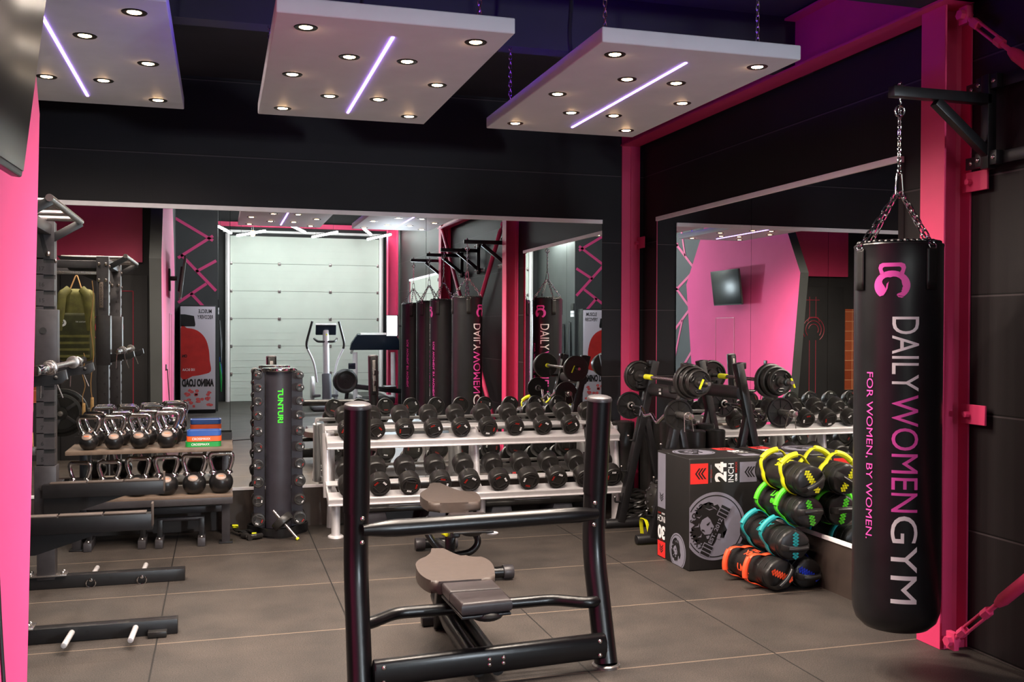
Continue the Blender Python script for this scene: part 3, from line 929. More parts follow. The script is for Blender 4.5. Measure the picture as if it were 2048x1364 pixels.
TH = math.atan2(-4.02, -3.108)
bag(4.02, TH, 'black punch bag nearest the dumbbell corner, its white and pink lettering facing the room')
bag(2.60, R(-176), 'second black punch bag from the column, seen reflected')
bag(1.57, R(92), 'third black punch bag from the column, seen reflected', False)
bag(0.27, R(166), 'farthest black punch bag of the row, seen reflected', False)

def bracket(y, label, py=0.0):
    t = Thing('bag_bracket', (3.655, y, 2.66), label, 'wall bracket', 'black bag brackets on the right wall')
    zc = 2.765
    t.part(MB().bar((3.06, y, zc), (3.62, y, zc), 0.05, 0.05, 0, 0.003), 'arm', 'black')
    t.part(MB().bar((3.31, y, zc - 0.03), (3.615, y, 2.50), 0.045, 0.045, 0, 0.003), 'diagonal_strut', 'black')
    t.part(MB().box((3.622, y, 2.655), (0.05, 0.05, 0.46), 0, None, 0.003), 'upright', 'black')
    for z in (2.845, 2.475):
        mb = MB().box((3.65, y + py, z), (0.012, 0.62, 0.06), 0, None, 0.002)
        mb.box((3.625, y - 0.045, z), (0.04, 0.05, 0.07), 0, None, 0.003).box((3.625, y + 0.045, z), (0.04, 0.05, 0.07), 0, None, 0.003)
        rl = t.part(mb, 'wall_plate', 'black')
        mb = MB()
        for dy in (-0.27, -0.13, -0.05, 0.05, 0.13, 0.27):
            mb.ball((3.642, y + dy + py, z) if abs(dy) > 0.1 else (3.603, y + dy, z), 0.012, 10, 0, (0.7, 1, 1))
        t.part(mb, 'bolt', 'zinc', rl)
    mb = MB().cyl((BX, y, 2.789), (BX, y, 2.803), 0.014, n=6).ball((BX, y, 2.806), 0.009, 10)
    t.part(mb, 'top_nut', 'chrome')
bracket(4.02, 'black wall bracket above the lettered punch bag beside the column', -0.13)
bracket(2.60, 'black wall bracket above the second punch bag, seen reflected')
bracket(1.57, 'black wall bracket above the third punch bag, seen reflected')
bracket(0.27, 'black wall bracket above the farthest punch bag, seen reflected', -0.28)

# ================================================================== bench press station
def smooth_outline(pts, n=4):
    """closed Catmull-Rom through pts"""
    out = []
    N = len(pts)
    for i in range(N):
        p0, p1, p2, p3 = (Vector(pts[(i + k) % N]) for k in (-1, 0, 1, 2))
        for j in range(n):
            t = j / n
            q = 0.5 * ((2 * p1) + (p2 - p0) * t + (2 * p0 - 5 * p1 + 4 * p2 - p3) * t * t + (3 * p1 - p0 - 3 * p2 + p3) * t ** 3)
            out.append((q.x, q.y))
    return out
def cushion(out, z0, z1, bev=0.022, crown=0.0):
    return MB().prism(out, z0, z1, 0, None, bev, 4)

t = Thing('bench_press_station', (1.2, 4.6, 0), 'gloss black bench press station with two tall uprights in the foreground', 'weight bench')
L_ = [(0.595, 4.355, 0.012), (0.597, 4.537, 0.545), (0.596, 4.515, 0.80), (0.593, 4.455, 1.285)]
R_ = [(1.795, 4.455, 0.012), (1.795, 4.637, 0.545), (1.795, 4.612, 0.82), (1.795, 4.557, 1.29)]
for P, side in ((L_, 'left'), (R_, 'right')):
    low = fillet(P[:3], 0.16, 10)
    u_ = t.part(MB().tube(low, 0.056, 32, rx=0.058), 'upright', 'gloss')
    d = (Vector(P[3]) - Vector(P[2])).normalized()
    a, b = Vector(P[2]) - d * 0.0, Vector(P[3])
    mb = MB().cyl(a, b, 0.0605, n=36)
    t.part(mb, 'upright_sleeve', 'gloss')
    cap = MB().lathe([(0, 0.014), (0.045, 0.013), (0.058, 0.008), (0.0625, 0.0), (0.0625, -0.010), (0.058, -0.012), (0, -0.012)], 36, 0, (lambda q: (setattr(q, 'translation', b), q)[1])(align(d)))
    t.part(cap, 'end_cap', 'charsteel', label='matt grey end cap')
    mb = MB().lathe([(0.052, 0.0), (0.068, 0.0), (0.068, 0.012), (0.060, 0.018), (0.052, 0.018)], 32, 0, T(P[0][0], P[0][1], 0.0))
    t.part(mb, 'foot_ring', 'steel', label='bright foot ring')
    jx = P[2][0] + (0.02 if side == 'left' else -0.02)
    for z in (0.775, 0.665):
        f = (z - P[1][2]) / (P[2][2] - P[1][2])
        yy = P[1][1] + (P[2][1] - P[1][1]) * f
        t.part(MB().ball((jx, yy - 0.058, z), 0.0115, 12, 0, (1, 0.7, 1)), 'bolt', 'zinc')
    # steel catch plate with hooks on the lifter's side
    mb = MB()
    pc = a.lerp(b, 0.5) + Vector((0, 0.066, 0))
    mb.bar(a + Vector((0, 0.064, 0.02)), b + Vector((0, 0.064, -0.01)), 0.075, 0.012, 0, 0.003, (0, 1, 0))
    t.part(mb, 'catch_plate', 'gloss')
    mb = MB().bar(a.lerp(b, 0.1) + Vector((0, 0.072, 0)), a.lerp(b, 0.9) + Vector((0, 0.072, 0)), 0.034, 0.006, 0, 0.002, (0, 1, 0))
    t.part(mb, 'steel_strip', 'steel', label='bright steel strip with hook slots')
    for k in (0.28, 0.55):
        q = a.lerp(b, k) + Vector((0, 0.078, 0))
        h = fillet([q, q + Vector((0, 0.07, -0.01)), q + Vector((0, 0.085, 0.05))], 0.02, 5)
        t.part(MB().tube(h, 0.011, 8), 'bar_hook', 'black')
# upper crossbar with waisted ends
zc = 0.728
pts, rad = [], []
for i in range(25):
    f = i / 24
    pts.append((0.615 + (1.775 - 0.615) * f, 4.43 + 0.10 * f - 0.0, zc)); rad.append(0.62 + 0.38 * min(1, min(f, 1 - f) / 0.10))
t.part(MB().tube(pts, 0.040, 20, radii=rad), 'upper_crossbar', 'gloss')
# wide front beam between the feet
mb = MB()
a0, b0 = Vector((0.648, 4.335, 0.112)), Vector((1.775, 4.428, 0.112))
d = (b0 - a0)
pr = []
for k in range(24):
    a = 2 * PI * k / 24
    pr.append((0.034 * (1 if math.cos(a) > 0 else -1) * abs(math.cos(a)) ** 0.6, 0.060 * (1 if math.sin(a) > 0 else -1) * abs(math.sin(a)) ** 0.7))
al = frame(a0, Vector((d.y, -d.x, 0)), (0, 0, 1))
mb.prism(pr, -d.length if al.to_3x3().col[2].dot(d) < 0 else 0, 0 if al.to_3x3().col[2].dot(d) < 0 else d.length, 0, al, 0.008, 2)
t.part(mb, 'front_beam', 'gloss')
mb = MB()
for f, dz in ((0.035, 0.032), (0.035, -0.034), (0.965, 0.032), (0.965, -0.034), (0.47, 0.012), (0.47, -0.012), (0.53, 0.012), (0.53, -0.012)):
    q = a0.lerp(b0, f) + Vector((0.003, -0.035, dz)); t.part(MB().ball(q, 0.0105, 12, 0, (1, 0.6, 1)), 'beam_bolt', 'zinc')
# bent support bar under the pad
pts = fillet([(0.597, 4.44, 0.30), (0.66, 4.465, 0.30), (0.787, 4.586, 0.30), (1.061, 4.585, 0.30), (1.571, 4.605, 0.30), (1.72, 4.50, 0.30), (1.795, 4.53, 0.30)], 0.06, 5)
t.part(MB().tube(pts, 0.028, 14), 'support_bar', 'gloss')
# floor rails and pad post
for x in (1.135, 1.225): t.part(MB().tube([(x, 4.36, 0.085), (x + 0.01, 5.02, 0.10), (x + 0.015, 5.35, 0.16)], 0.036, 12, rx=0.045), 'floor_rail', 'gloss')
t.part(MB().bar((1.19, 5.25, 0.02), (1.17, 5.05, 0.36), 0.16, 0.07, 0, 0.01), 'pad_post', 'gloss')
t.part(MB().bar((1.06, 5.33, 0.03), (1.34, 5.33, 0.03), 0.06, 0.05, 0, 0.01), 'rear_foot', 'gloss')
t.part(MB().bar((1.15, 4.28, 0.345), (1.17, 5.05, 0.345), 0.14, 0.03, 0, 0.008), 'pad_carrier', 'black')
wide = smooth_outline([(1.125, 5.322), (1.165, 5.318), (1.182, 5.257), (1.207, 5.145), (1.245, 5.07), (1.289, 5.078), (1.322, 5.05), (1.341, 4.964), (1.334, 4.847), (1.305, 4.713), (1.262, 4.602), (1.14, 4.598), (1.017, 4.600), (0.975, 4.615), (0.948, 4.70), (0.942, 4.827), (0.962, 4.985), (1.0, 5.075), (1.045, 5.13), (1.085, 5.21), (1.105, 5.285)], 4)
t.part(cushion(wide, 0.368, 0.43, 0.024), 'back_pad', 'pad', label='wide contoured brown black back pad')
t.part(cushion([(1.012, 4.43), (1.262, 4.43), (1.265, 4.597), (1.012, 4.602)], 0.366, 0.425, 0.016), 'head_pad', 'pad2', label='narrow dark head pad')
t.part(cushion([(1.018, 4.215), (1.256, 4.235), (1.263, 4.424), (1.012, 4.424)], 0.366, 0.425, 0.020), 'head_pad', 'pad2', label='narrow dark head pad')
t.part(MB().prism([(1.02, 4.22), (1.25, 4.235), (1.262, 4.6), (1.012, 4.6)], 0.352, 0.366, 0, None, 0.004), 'pad_shell', 'black')
t.part(MB().ball((1.15, 4.30, 0.352), 0.09, 16, 0, (0.9, 1.0, 0.35)), 'shell_boss', 'black')

# ================================================================== adjustable bench behind it
t = Thing('adjustable_bench', (1.55, 6.6, 0), 'black adjustable bench standing between the press station and the dumbbell rack', 'weight bench')
zz = 0.5
back = smooth_outline([(1.485, 7.14), (1.540, 7.14), (1.557, 7.05), (1.588, 6.82), (1.625, 6.71), (1.668, 6.715), (1.698, 6.63), (1.688, 6.485), (1.655, 6.335), (1.60, 6.27), (1.40, 6.28), (1.325, 6.31), (1.302, 6.42), (1.300, 6.54), (1.315, 6.67), (1.355, 6.775), (1.405, 6.875), (1.452, 7.02)], 4)
t.part(cushion(back, 0.435, 0.50, 0.024), 'back_pad', 'pad', label='contoured brown black back pad')
t.part(cushion([(1.39, 5.97), (1.63, 5.95), (1.66, 6.24), (1.42, 6.27)], 0.372, 0.440, 0.020), 'seat_pad', 'pad2', label='narrow dark seat pad')
t.part(MB().prism([(1.385, 5.96), (1.64, 5.94), (1.67, 6.25), (1.41, 6.28)], 0.358, 0.372, 0, None, 0.004), 'pad_shell', 'black')
t.part(MB().ball((1.52, 6.05, 0.355), 0.085, 16, 0, (0.9, 1.0, 0.35)), 'shell_boss', 'black')
t.part(MB().ball((1.645, 6.0, 0.345), 0.022, 12, 0, (1.8, 0.7, 0.6)), 'lever', 'silver', label='silver adjusting lever')
loop = fillet([(1.30, 6.30, 0.40), (1.25, 6.20, 0.36), (1.315, 6.18, 0.25), (1.41, 6.2, 0.17), (1.56, 6.2, 0.185), (1.615, 6.2, 0.25), (1.57, 6.25, 0.345)], 0.05, 5)
t.part(MB().tube(loop, 0.022, 12), 'front_loop', 'gloss')
t.part(MB().tube([(1.51, 6.15, 0.06), (1.50, 6.6, 0.12), (1.53, 7.14, 0.05)], 0.038, 14), 'main_beam', 'gloss')
t.part(MB().bar((1.50, 6.55, 0.12), (1.52, 6.62, 0.43), 0.07, 0.07, 0, 0.01), 'pad_post', 'gloss')
t.part(MB().bar((1.44, 6.25, 0.30), (1.42, 6.05, 0.345), 0.06, 0.05, 0, 0.01), 'seat_carrier', 'black')
mb = MB().cyl((1.385, 6.27, 0.315), (1.40, 6.20, 0.315), 0.020, n=16, bev=0.004)
t.part(mb, 'yellow_knob', 'yellow', label='yellow pop pin knob')
for (x0_, x1_, y_) in ((1.275, 1.80, 6.18), (1.41, 1.655, 7.15)):
    f_ = t.part(MB().cyl((x0_, y_, 0.05), (x1_, y_, 0.05), 0.036, n=18), 'foot_bar', 'gloss')
    for x, s in ((x0_, -1), (x1_, 1)):
        t.part(MB().cyl((x - 0.035, y_, 0.05), (x + 0.035, y_, 0.05), 0.046, n=20, bev=0.006), 'rubber_cap', 'charsteel', f_)

# ================================================================== dumbbells
def dumbbell_proto(name, r, L, grip, label, cat='dumbbell', group=None, rounded=0.018):
    """axis along local -y (front head) to +y, origin at the middle"""
    t = Thing(name, (0, 0, 0), label, cat, group)
    t.part(MB().cyl((0, -grip / 2 - 0.01, 0), (0, grip / 2 + 0.01, 0), 0.0155, n=18), 'handle', 'chrome')
    hl = (L - grip) / 2
    for s in (-1, 1):
        m = align((0, s, 0)); m.translation = (0, s * grip / 2, 0)
        c = rounded
        prof = [(0, 0), (0.028, 0), (r * 0.86, 0.004), (r * 0.95, 0.012), (r, 0.026), (r, hl - c * 0.9), (r * 0.985, hl - c * 0.45), (r * 0.93, hl - c * 0.08), (r * 0.86, hl), (r * 0.30, hl - 0.003), (0, hl - 0.004)]
        h = t.part(MB().lathe(prof, 36, 0, m), 'head', 'rubber')
        mb, pk = MB(), MB()
        # four lens shaped pockets with raised lips
        for q in range(4):
            mm = m @ Matrix.Rotation(PI / 2 * q, 4, 'Z')
            lens = []
            for k in range(20):
                a = 2 * PI * k / 20
                lens.append((r * 0.50 * math.cos(a), r * 0.60 + r * 0.17 * math.sin(a) * (1.0 if math.sin(a) < 0 else 0.85) - r * 0.13 * math.cos(a) ** 2 * 1.0))
            mb.tube([mm @ Vector((x, y, hl - 0.002)) for x, y in lens], r * 0.045, 6, 0, closed=True)
            pk.prism([(x, y) for x, y in lens], hl - 0.004, hl - 0.0005, 0, mm)
        t.part(mb, 'cap_lip', 'rubber', h)
        t.part(pk, 'cap_pocket', 'rubber2', h)
        w_ = MB()
        for k in range(3):
            w_.box((r * (-0.15 + 0.15 * k), r * 0.56, hl + 0.0015), (r * 0.10, r * 0.16, 0.002), 0, m @ Matrix.Rotation(0, 4, 'Z'))
        t.part(w_, 'weight_mark', 'whitemark', h)
        r_ = MB()
        mm = m @ Matrix.Rotation(PI / 2 * (1 if s < 0 else 2), 4, 'Z')
        for k in range(4):
            r_.box((r * (-0.18 + 0.12 * k), r * 0.56, hl + 0.0015), (r * 0.085, r * 0.15, 0.002), 0, mm)
        t.part(r_, 'maker_mark', 'redmark', h)
    return t.e

ORD = ['first', 'second', 'third', 'fourth', 'fifth', 'sixth', 'seventh', 'eighth', 'ninth', 'tenth']
ang = R(24)
def tier(proto, xs, y, z, lab, group, spin):
    for i, x in enumerate(xs):
        o = proto if i == 0 else copy_tree(proto)
        o.location = (x, y, z)
        o.rotation_mode = 'QUATERNION'
        q = Euler((ang, 0, 0)).to_quaternion() @ Euler((0, R(spin[i]), 0)).to_quaternion()
        o.rotation_quaternion = q
        o['label'] = lab % ORD[i]
        o['group'] = group
        for c in o.children:
            pass
SPIN = [20, 140, 0, 70, 45, 190, 100, 30, 60, 285]
ux = [0.95, 1.17, 1.40, 1.63, 1.855, 2.08, 2.305, 2.545, 2.785, 3.01]
p = dumbbell_proto('dumbbell', 0.074, 0.315, 0.115, 'x', 'dumbbell')
tier(p, ux, 7.835, 0.889, 'black rubber dumbbell on the upper tier of the long rack, %s from the left', 'dumbbells on the upper tier', SPIN)
lx = [0.95, 1.185, 1.42, 1.665, 1.90, 2.145, 2.39, 2.63, 2.87, 3.11]
p = dumbbell_proto('dumbbell', 0.084, 0.345, 0.115, 'x', 'dumbbell')
tier(p, lx, 7.735, 0.479, 'bigger black rubber dumbbell on the lower tier of the long rack, %s from the left', 'dumbbells on the lower tier', SPIN[3:] + SPIN[:3])

# ---------------------------------------------------------------- the long two tier rack
t = Thing('dumbbell_rack', (1.98, 7.85, 0), 'long silver two tier dumbbell rack under the back wall mirror', 'dumbbell rack')
for (yc, zc) in ((7.835, 0.800), (7.735, 0.377)):
    for dy, front in ((-0.078, True), (0.085, False)):
        m = T(2.01, yc + dy, zc + dy * math.tan(ang)) @ Matrix.Rotation(ang, 4, 'X')
        mb = MB().box((0, 0, 0), (2.43, 0.095 if front else 0.06, 0.012), 0, m, 0.002, 1)
        if front:
            mb.box((0, -0.046, -0.024), (2.43, 0.010, 0.05), 0, m, 0.002, 1)
            mb.box((0, -0.052, -0.048), (2.43, 0.020, 0.010), 0, m, 0.002, 1)
        t.part(mb, 'tier_rail', 'silver')
    m = T(2.01, yc, zc) @ Matrix.Rotation(ang, 4, 'X')
    for sx in (-1.21, 0.012, 1.21): t.part(MB().box((sx, 0.0, -0.035), (0.012, 0.26, 0.06), 0, m, 0.002, 1), 'end_plate', 'silver')
for x in (0.870, 2.042, 3.225):
    lg = t.part(MB().tube([(x, 7.80, 0.0), (x, 7.79, 0.30)], 0.034, 24, rx=0.055, upv=(0, 1, 0)), 'leg', 'silver')
    ux_ = {0.870: 0.815, 2.042: 2.022, 3.225: 3.255}[x]
    t.part(MB().tube([(ux_, 7.87, 0.30), (ux_ - 0.005, 7.93, 0.80)], 0.034, 24, rx=0.05, upv=(0, 1, 0)), 'upper_leg', 'silver')
    t.part(MB().lathe([(0, 0.014), (0.06, 0.014), (0.07, 0.008), (0.072, 0), (0, 0)], 28, 0, T(x, 7.80, 0) @ Matrix.Diagonal((0.85, 1.15, 1, 1))), 'foot', 'silver', lg)
    t.part(MB().tube([(x, 8.20, 0.0), (x, 8.12, 0.34), (x - 0.02, 7.99, 0.80)], 0.03, 20, rx=0.045, upv=(0, 1, 0)), 'rear_leg', 'silver')
    t.part(MB().bar((x, 7.80, 0.30), (x, 8.12, 0.34), 0.05, 0.05, 0, 0.006), 'leg_bridge', 'silver')

# ---------------------------------------------------------------- aerobic steps pushed under the rack
def step(x0, x1, y0, y1, label):
    t = Thing('aerobic_step', ((x0 + x1) / 2, (y0 + y1) / 2, 0), label, 'aerobic step', 'aerobic steps under the dumbbell rack')
    t.part(MB().box(((x0 + x1) / 2, (y0 + y1) / 2, 0.175), (x1 - x0, y1 - y0, 0.05), 0, None, 0.018, 3), 'platform', 'rubber')
    t.part(MB().box(((x0 + x1) / 2, (y0 + y1) / 2 - (y1 - y0) / 2 + 0.02, 0.2006), ((x1 - x0) * 0.35, 0.02, 0.001)), 'name_plate', 'greyp')
    for f in (0.2, 0.8):
        x = x0 + (x1 - x0) * f
        m = Matrix(((1, 0, 0, x), (0, 0, 1, y0 + 0.02), (0, 1, 0, 0), (0, 0, 0, 1)))
        t.part(MB().prism([(-0.115, 0), (0.115, 0), (0.08, 0.15), (-0.08, 0.15)], 0, y1 - y0 - 0.04, 0, m, 0.008, 2), 'riser', 'darkgrey')
step(1.03, 1.90, 7.92, 8.27, 'black aerobic step with grey risers under the left half of the dumbbell rack')
step(2.08, 2.98, 7.92, 8.27, 'black aerobic step with grey risers under the right half of the dumbbell rack')

# ================================================================== dumbbell tower
t = Thing('dumbbell_tower', (0.445, 8.05, 0), 'black round dumbbell tower with chrome top and green name down the front', 'dumbbell tower')
TX, TY = 0.445, 8.06
# body section: convex front panel between two set back holder faces, closed at the back
sec = []
for k in range(13):
    a = R(-90 - 58 + 116 * k / 12)
    sec.append((TX + 0.115 * math.cos(a), TY - 0.055 + 0.075 * math.sin(a) + 0.02))
fr = MB().prism(sec + [(TX + 0.09, TY + 0.05), (TX - 0.09, TY + 0.05)], 0.06, 1.285)
t.part(fr, 'front_panel', 'towerm')
mb = MB()
for s in (-1, 1):
    mb.bar((TX + s * 0.115, TY - 0.065, 0.67), (TX + s * 0.185, TY + 0.005, 0.67), 1.22, 0.012, 0, 0.001, (0.7, 0.7 * -s, 0))
t.part(MB().box((TX - 0.145, TY - 0.035, 0.67), (0.085, 0.012, 1.22)).box((TX + 0.145, TY - 0.035, 0.67), (0.085, 0.012, 1.22)), 'holder_face', 'towerm')
t.part(MB().prism([(TX - 0.095, TY - 0.02), (TX + 0.095, TY - 0.02), (TX + 0.09, TY + 0.17), (TX - 0.09, TY + 0.17)], 0.06, 1.285, 0, None), 'rear_body', 'towerm')
t.part(MB().lathe([(0, 0.0), (0.118, 0), (0.128, 0.004), (0.131, 0.014), (0.128, 0.026), (0.12, 0.030), (0.1, 0.027), (0, 0.026)], 48, 0, T(TX, TY - 0.03, 1.286)), 'chrome_top', 'chrome')
tray = []
for k in range(72):
    a = 2 * PI * k / 72
    rr = 0.182 + 0.030 * math.cos(3 * (a + PI / 2))
    tray.append((TX + rr * math.cos(a) * 1.18, TY + rr * math.sin(a)))
t.part(MB().prism(tray, 0.0, 0.03, 0, None, 0.004), 'base', 'black')
mb = MB().tube([(x, y, 0.045) for x, y in tray], 0.006, 4, 0, closed=True, rx=0.028)
t.part(mb, 'base_rim', 'black')
mb = MB()
put_text(mb, 'TUNTURI', frame((TX + 0.012, TY - 0.055 + 0.02 - 0.0758, 1.022), (0, 0, -1), (1, 0, 0)) @ Matrix.Shear('XY', 4, (0, 0)), 0.268, 0.042, 0, 0.03)
t.part(mb, 'green_lettering', 'lime', smooth=0, label='green letters reading down the front')
SIZES = [(1.262, 0.031), (1.165, 0.033), (1.06, 0.034), (0.95, 0.037), (0.828, 0.039), (0.703, 0.040), (0.571, 0.043), (0.434, 0.046), (0.288, 0.047), (0.142, 0.053)]
proto = None
for s, side in ((-1, 'left'), (1, 'right')):
    for i, (z, r) in enumerate(SIZES):
        if proto is None:
            proto = dumbbell_proto('small_dumbbell', 0.05, 0.19, 0.10, 'x', 'dumbbell', None, 0.012); o = proto
        else:
            o = copy_tree(proto)
        k = r / 0.05
        o.scale = (k, 1, k)
        o.location = (TX + s * 0.158, TY - 0.065, z)
        o.rotation_mode = 'XYZ'
        o.rotation_euler = (0, R([15, 130, 220, 40, 75, 160, 260, 5, 95, 200][(i + (3 if s > 0 else 0)) % 10]), 0)
        o['label'] = 'small round dumbbell in the %s column of the black tower, %s from the top' % (side, ORD[i])
        o['group'] = 'dumbbells held by the tower'

# ab wheel leaning on the tower foot
t = Thing('ab_wheel', (0.52, 7.83, 0), 'black ab wheel with a silver bar leaning against the foot of the tower', 'ab wheel')
a0, b0 = Vector((0.575, 7.745, 0.012)), Vector((0.395, 7.825, 0.225))
ax = (b0 - a0).normalized()
c0 = a0.lerp(b0, 0.62)
m = align(ax); m.translation = c0
t.part(MB().lathe([(0.072, -0.03), (0.082, -0.026), (0.086, -0.01), (0.086, 0.01), (0.082, 0.026), (0.072, 0.03), (0.070, 0.0)], 40, 0, m).lathe([(0.072, -0.03), (0.070, 0), (0.072, 0.03)], 40, 0, m), 'tyre', 'rubber')
mb = MB().lathe([(0.016, -0.03), (0.03, -0.028), (0.03, 0.028), (0.016, 0.03)], 24, 0, m)
for k in range(3):
    d = m.to_3x3() @ Vector((math.cos(2 * PI * k / 3), math.sin(2 * PI * k / 3), 0))
    mb.bar(c0 + d * 0.02, c0 + d * 0.074, 0.04, 0.012, 0, 0.002, ax)
t.part(mb, 'hub', 'rubber2')
t.part(MB().cyl(a0, b0, 0.011, n=16), 'axle', 'steel')
t.part(MB().cyl(a0 - ax * 0.006, a0 + ax * 0.012, 0.0125, n=16, bev=0.003), 'end_cap', 'yellow')

# suspension strap heap beside the tower
t = Thing('suspension_strap', (0.20, 7.96, 0), 'heap of black and yellow suspension trainer straps on the floor beside the tower', 'straps')
pts = fillet([(0.100, 8.150, 0.07), (0.130, 8.070, 0.03), (0.170, 7.990, 0.05), (0.210, 7.910, 0.02), (0.270, 7.870, 0.03), (0.290, 7.950, 0.02), (0.210, 8.030, 0.05), (0.150, 8.090, 0.02)], 0.04, 5)
t.part(MB().tube(pts, 0.018, 4, rx=0.004), 'black_strap', 'canvas')
t.part(MB().tube([(0.200, 7.870, 0.02), (0.270, 7.850, 0.03), (0.310, 7.890, 0.025)], 0.02, 12), 'foam_handle', 'rubber')
t.part(MB().tube([(0.170, 7.930, 0.02), (0.210, 7.880, 0.028), (0.225, 7.830, 0.02)], 0.02, 12), 'foam_handle', 'rubber')
t.part(MB().tube(fillet([(0.100, 8.090, 0.06), (0.135, 8.080, 0.06), (0.135, 8.050, 0.08), (0.100, 8.060, 0.08)], 0.008, 3), 0.006, 4, closed=True), 'yellow_loop', 'yellow')
t.part(MB().box((0.255, 7.875, 0.045), (0.035, 0.03, 0.012), 0, None, 0.003), 'yellow_tab', 'yellow')

# ================================================================== kettlebell shelf
t = Thing('kettlebell_shelf', (-0.48, 7.95, 0), 'dark two tier kettlebell shelf standing against the back mirror', 'shelf')
t.part(MB().box((-0.485, 7.97, 0.722), (1.16, 0.50, 0.030), 0, None, 0.003), 'upper_shelf', 'brownwood')
t.part(MB().box((-0.47, 7.955, 0.372), (1.13, 0.50, 0.026), 0, None, 0.003), 'lower_shelf', 'brownwood')
t.part(MB().box((-0.485, 8.215, 0.765), (1.16, 0.012, 0.06)), 'back_edge', 'black')
t.part(MB().box((-0.47, 7.70, 0.34), (1.13, 0.02, 0.05), 0, None, 0.003), 'front_rail', 'charsteel')
for x in (-1.0, 0.045):
    t.part(MB().bar((x, 7.83, 0.0), (x, 7.76, 0.36), 0.06, 0.055, 0, 0.003), 'leg', 'charsteel')
    t.part(MB().bar((x, 8.17, 0.0), (x, 8.20, 0.72), 0.05, 0.05, 0, 0.003), 'rear_leg', 'charsteel')
    t.part(MB().bar((x, 7.76, 0.335), (x, 8.19, 0.335), 0.05, 0.04, 0, 0.003), 'side_rail', 'charsteel')
    t.part(MB().box((x, 7.83, 0.006), (0.10, 0.10, 0.012), 0, None, 0.002), 'foot_plate', 'black')
t.part(MB().bar((-1.0, 8.19, 0.2), (0.045, 8.19, 0.2), 0.05, 0.05, 0, 0.003), 'rear_rail', 'charsteel')

def kettlebell_proto(name, r, H, wtop, label, group):
    t = Thing(name, (0, 0, 0), label, 'kettlebell', group)
    prof = []
    for k in range(18):
        a = R(-62 + 142 * k / 17)
        prof.append((r * math.cos(a), r * 0.94 + r * math.sin(a)))
    prof = [(0, prof[0][1])] + prof + [(0, prof[-1][1])]
    z0 = prof[0][1]
    prof = [(a, b - z0) for a, b in prof]
    t.part(MB().lathe(prof, 40), 'body', 'rubber2')
    top = prof[-1][1]
    b = r * 0.62
    zt = H - 0.017
    pts = fillet([(-b * 0.9, 0, top - r * 0.42), (-b, 0, top - r * 0.12), (-wtop / 2 + 0.016, 0, zt - 0.045), (-wtop / 2 + 0.018, 0, zt), (wtop / 2 - 0.018, 0, zt), (wtop / 2 - 0.016, 0, zt - 0.045), (b, 0, top - r * 0.12), (b * 0.9, 0, top - r * 0.42)], [0, 0.02, 0.02, 0.035, 0.035, 0.02, 0.02, 0], 6)
    t.part(MB().tube(pts, 0.0165, 16), 'handle', 'chrome', label='chrome handle')
    mb = MB()
    for s in (-1, 1): mb.lathe([(0.030, -0.012), (0.028, 0.004), (0.020, 0.018), (0.016, 0.022)], 18, 0, T(s * b * 0.98, 0, top - r * 0.16) @ Matrix.Rotation(R(s * -18), 4, 'Y') @ Matrix.Rotation(0, 4, 'X'))
    t.part(mb, 'collar', 'chrome')
    cz = r * 0.94 - z0
    nrm = Vector((0, -math.cos(R(36)), math.sin(R(36))))
    m = align(nrm); m.translation = Vector((0, 0, cz)) + nrm * (r - 0.004)
    bd = t.part(MB().lathe([(0, 0.006), (0.026, 0.0055), (0.031, 0.003), (0.033, -0.006), (0, -0.006)], 28, 0, m @ Matrix.Diagonal((1.15, 0.85, 1, 1))), 'badge', 'badge', label='silver oval badge')
    t.part(MB().box((0, 0.003, 0.0065), (0.034, 0.009, 0.001), 0, m @ Matrix.Rotation(R(180), 4, 'Z') if False else m), 'badge_mark', 'badgeorange', bd)
    return t.e
def row(proto, pts, z, lab, group, sizes=None):
    for i, (x, y) in enumerate(pts):
        o = proto if i == 0 else copy_tree(proto)
        o.location = (x, y, z)
        o.rotation_euler = (0, 0, R([-6, 4, -3, 5, -4, 3][i]) - 0.06)
        if sizes: o.scale = (sizes[i],) * 3
        o['label'] = lab % ORD[i]; o['group'] = group
p1 = kettlebell_proto('kettlebell', 0.069, 0.262, 0.180, 'x', None)
p2 = copy_tree(p1)
p3 = kettlebell_proto('kettlebell', 0.084, 0.295, 0.188, 'x', None)
row(p1, [(-0.915, 7.80), (-0.742, 7.80), (-0.566, 7.80), (-0.375, 7.80)], 0.7385, 'chrome handled kettlebell in the front row of the upper shelf, %s from the left', 'front kettlebells on the upper shelf', [0.97, 0.97, 1.0, 1.06])
row(p2, [(-0.90, 8.04), (-0.715, 8.04), (-0.525, 8.04), (-0.345, 8.04)], 0.7385, 'chrome handled kettlebell in the back row of the upper shelf, %s from the left', 'back kettlebells on the upper shelf', [1.0, 1.0, 1.02, 1.1])
row(p3, [(-0.975, 7.80), (-0.776, 7.80), (-0.580, 7.80), (-0.380, 7.80), (-0.182, 7.80), (0.010, 7.80)], 0.3865, 'bigger chrome handled kettlebell on the lower shelf, %s from the left', 'kettlebells on the lower shelf', [0.92, 0.92, 0.99, 1.0, 1.02, 1.06])
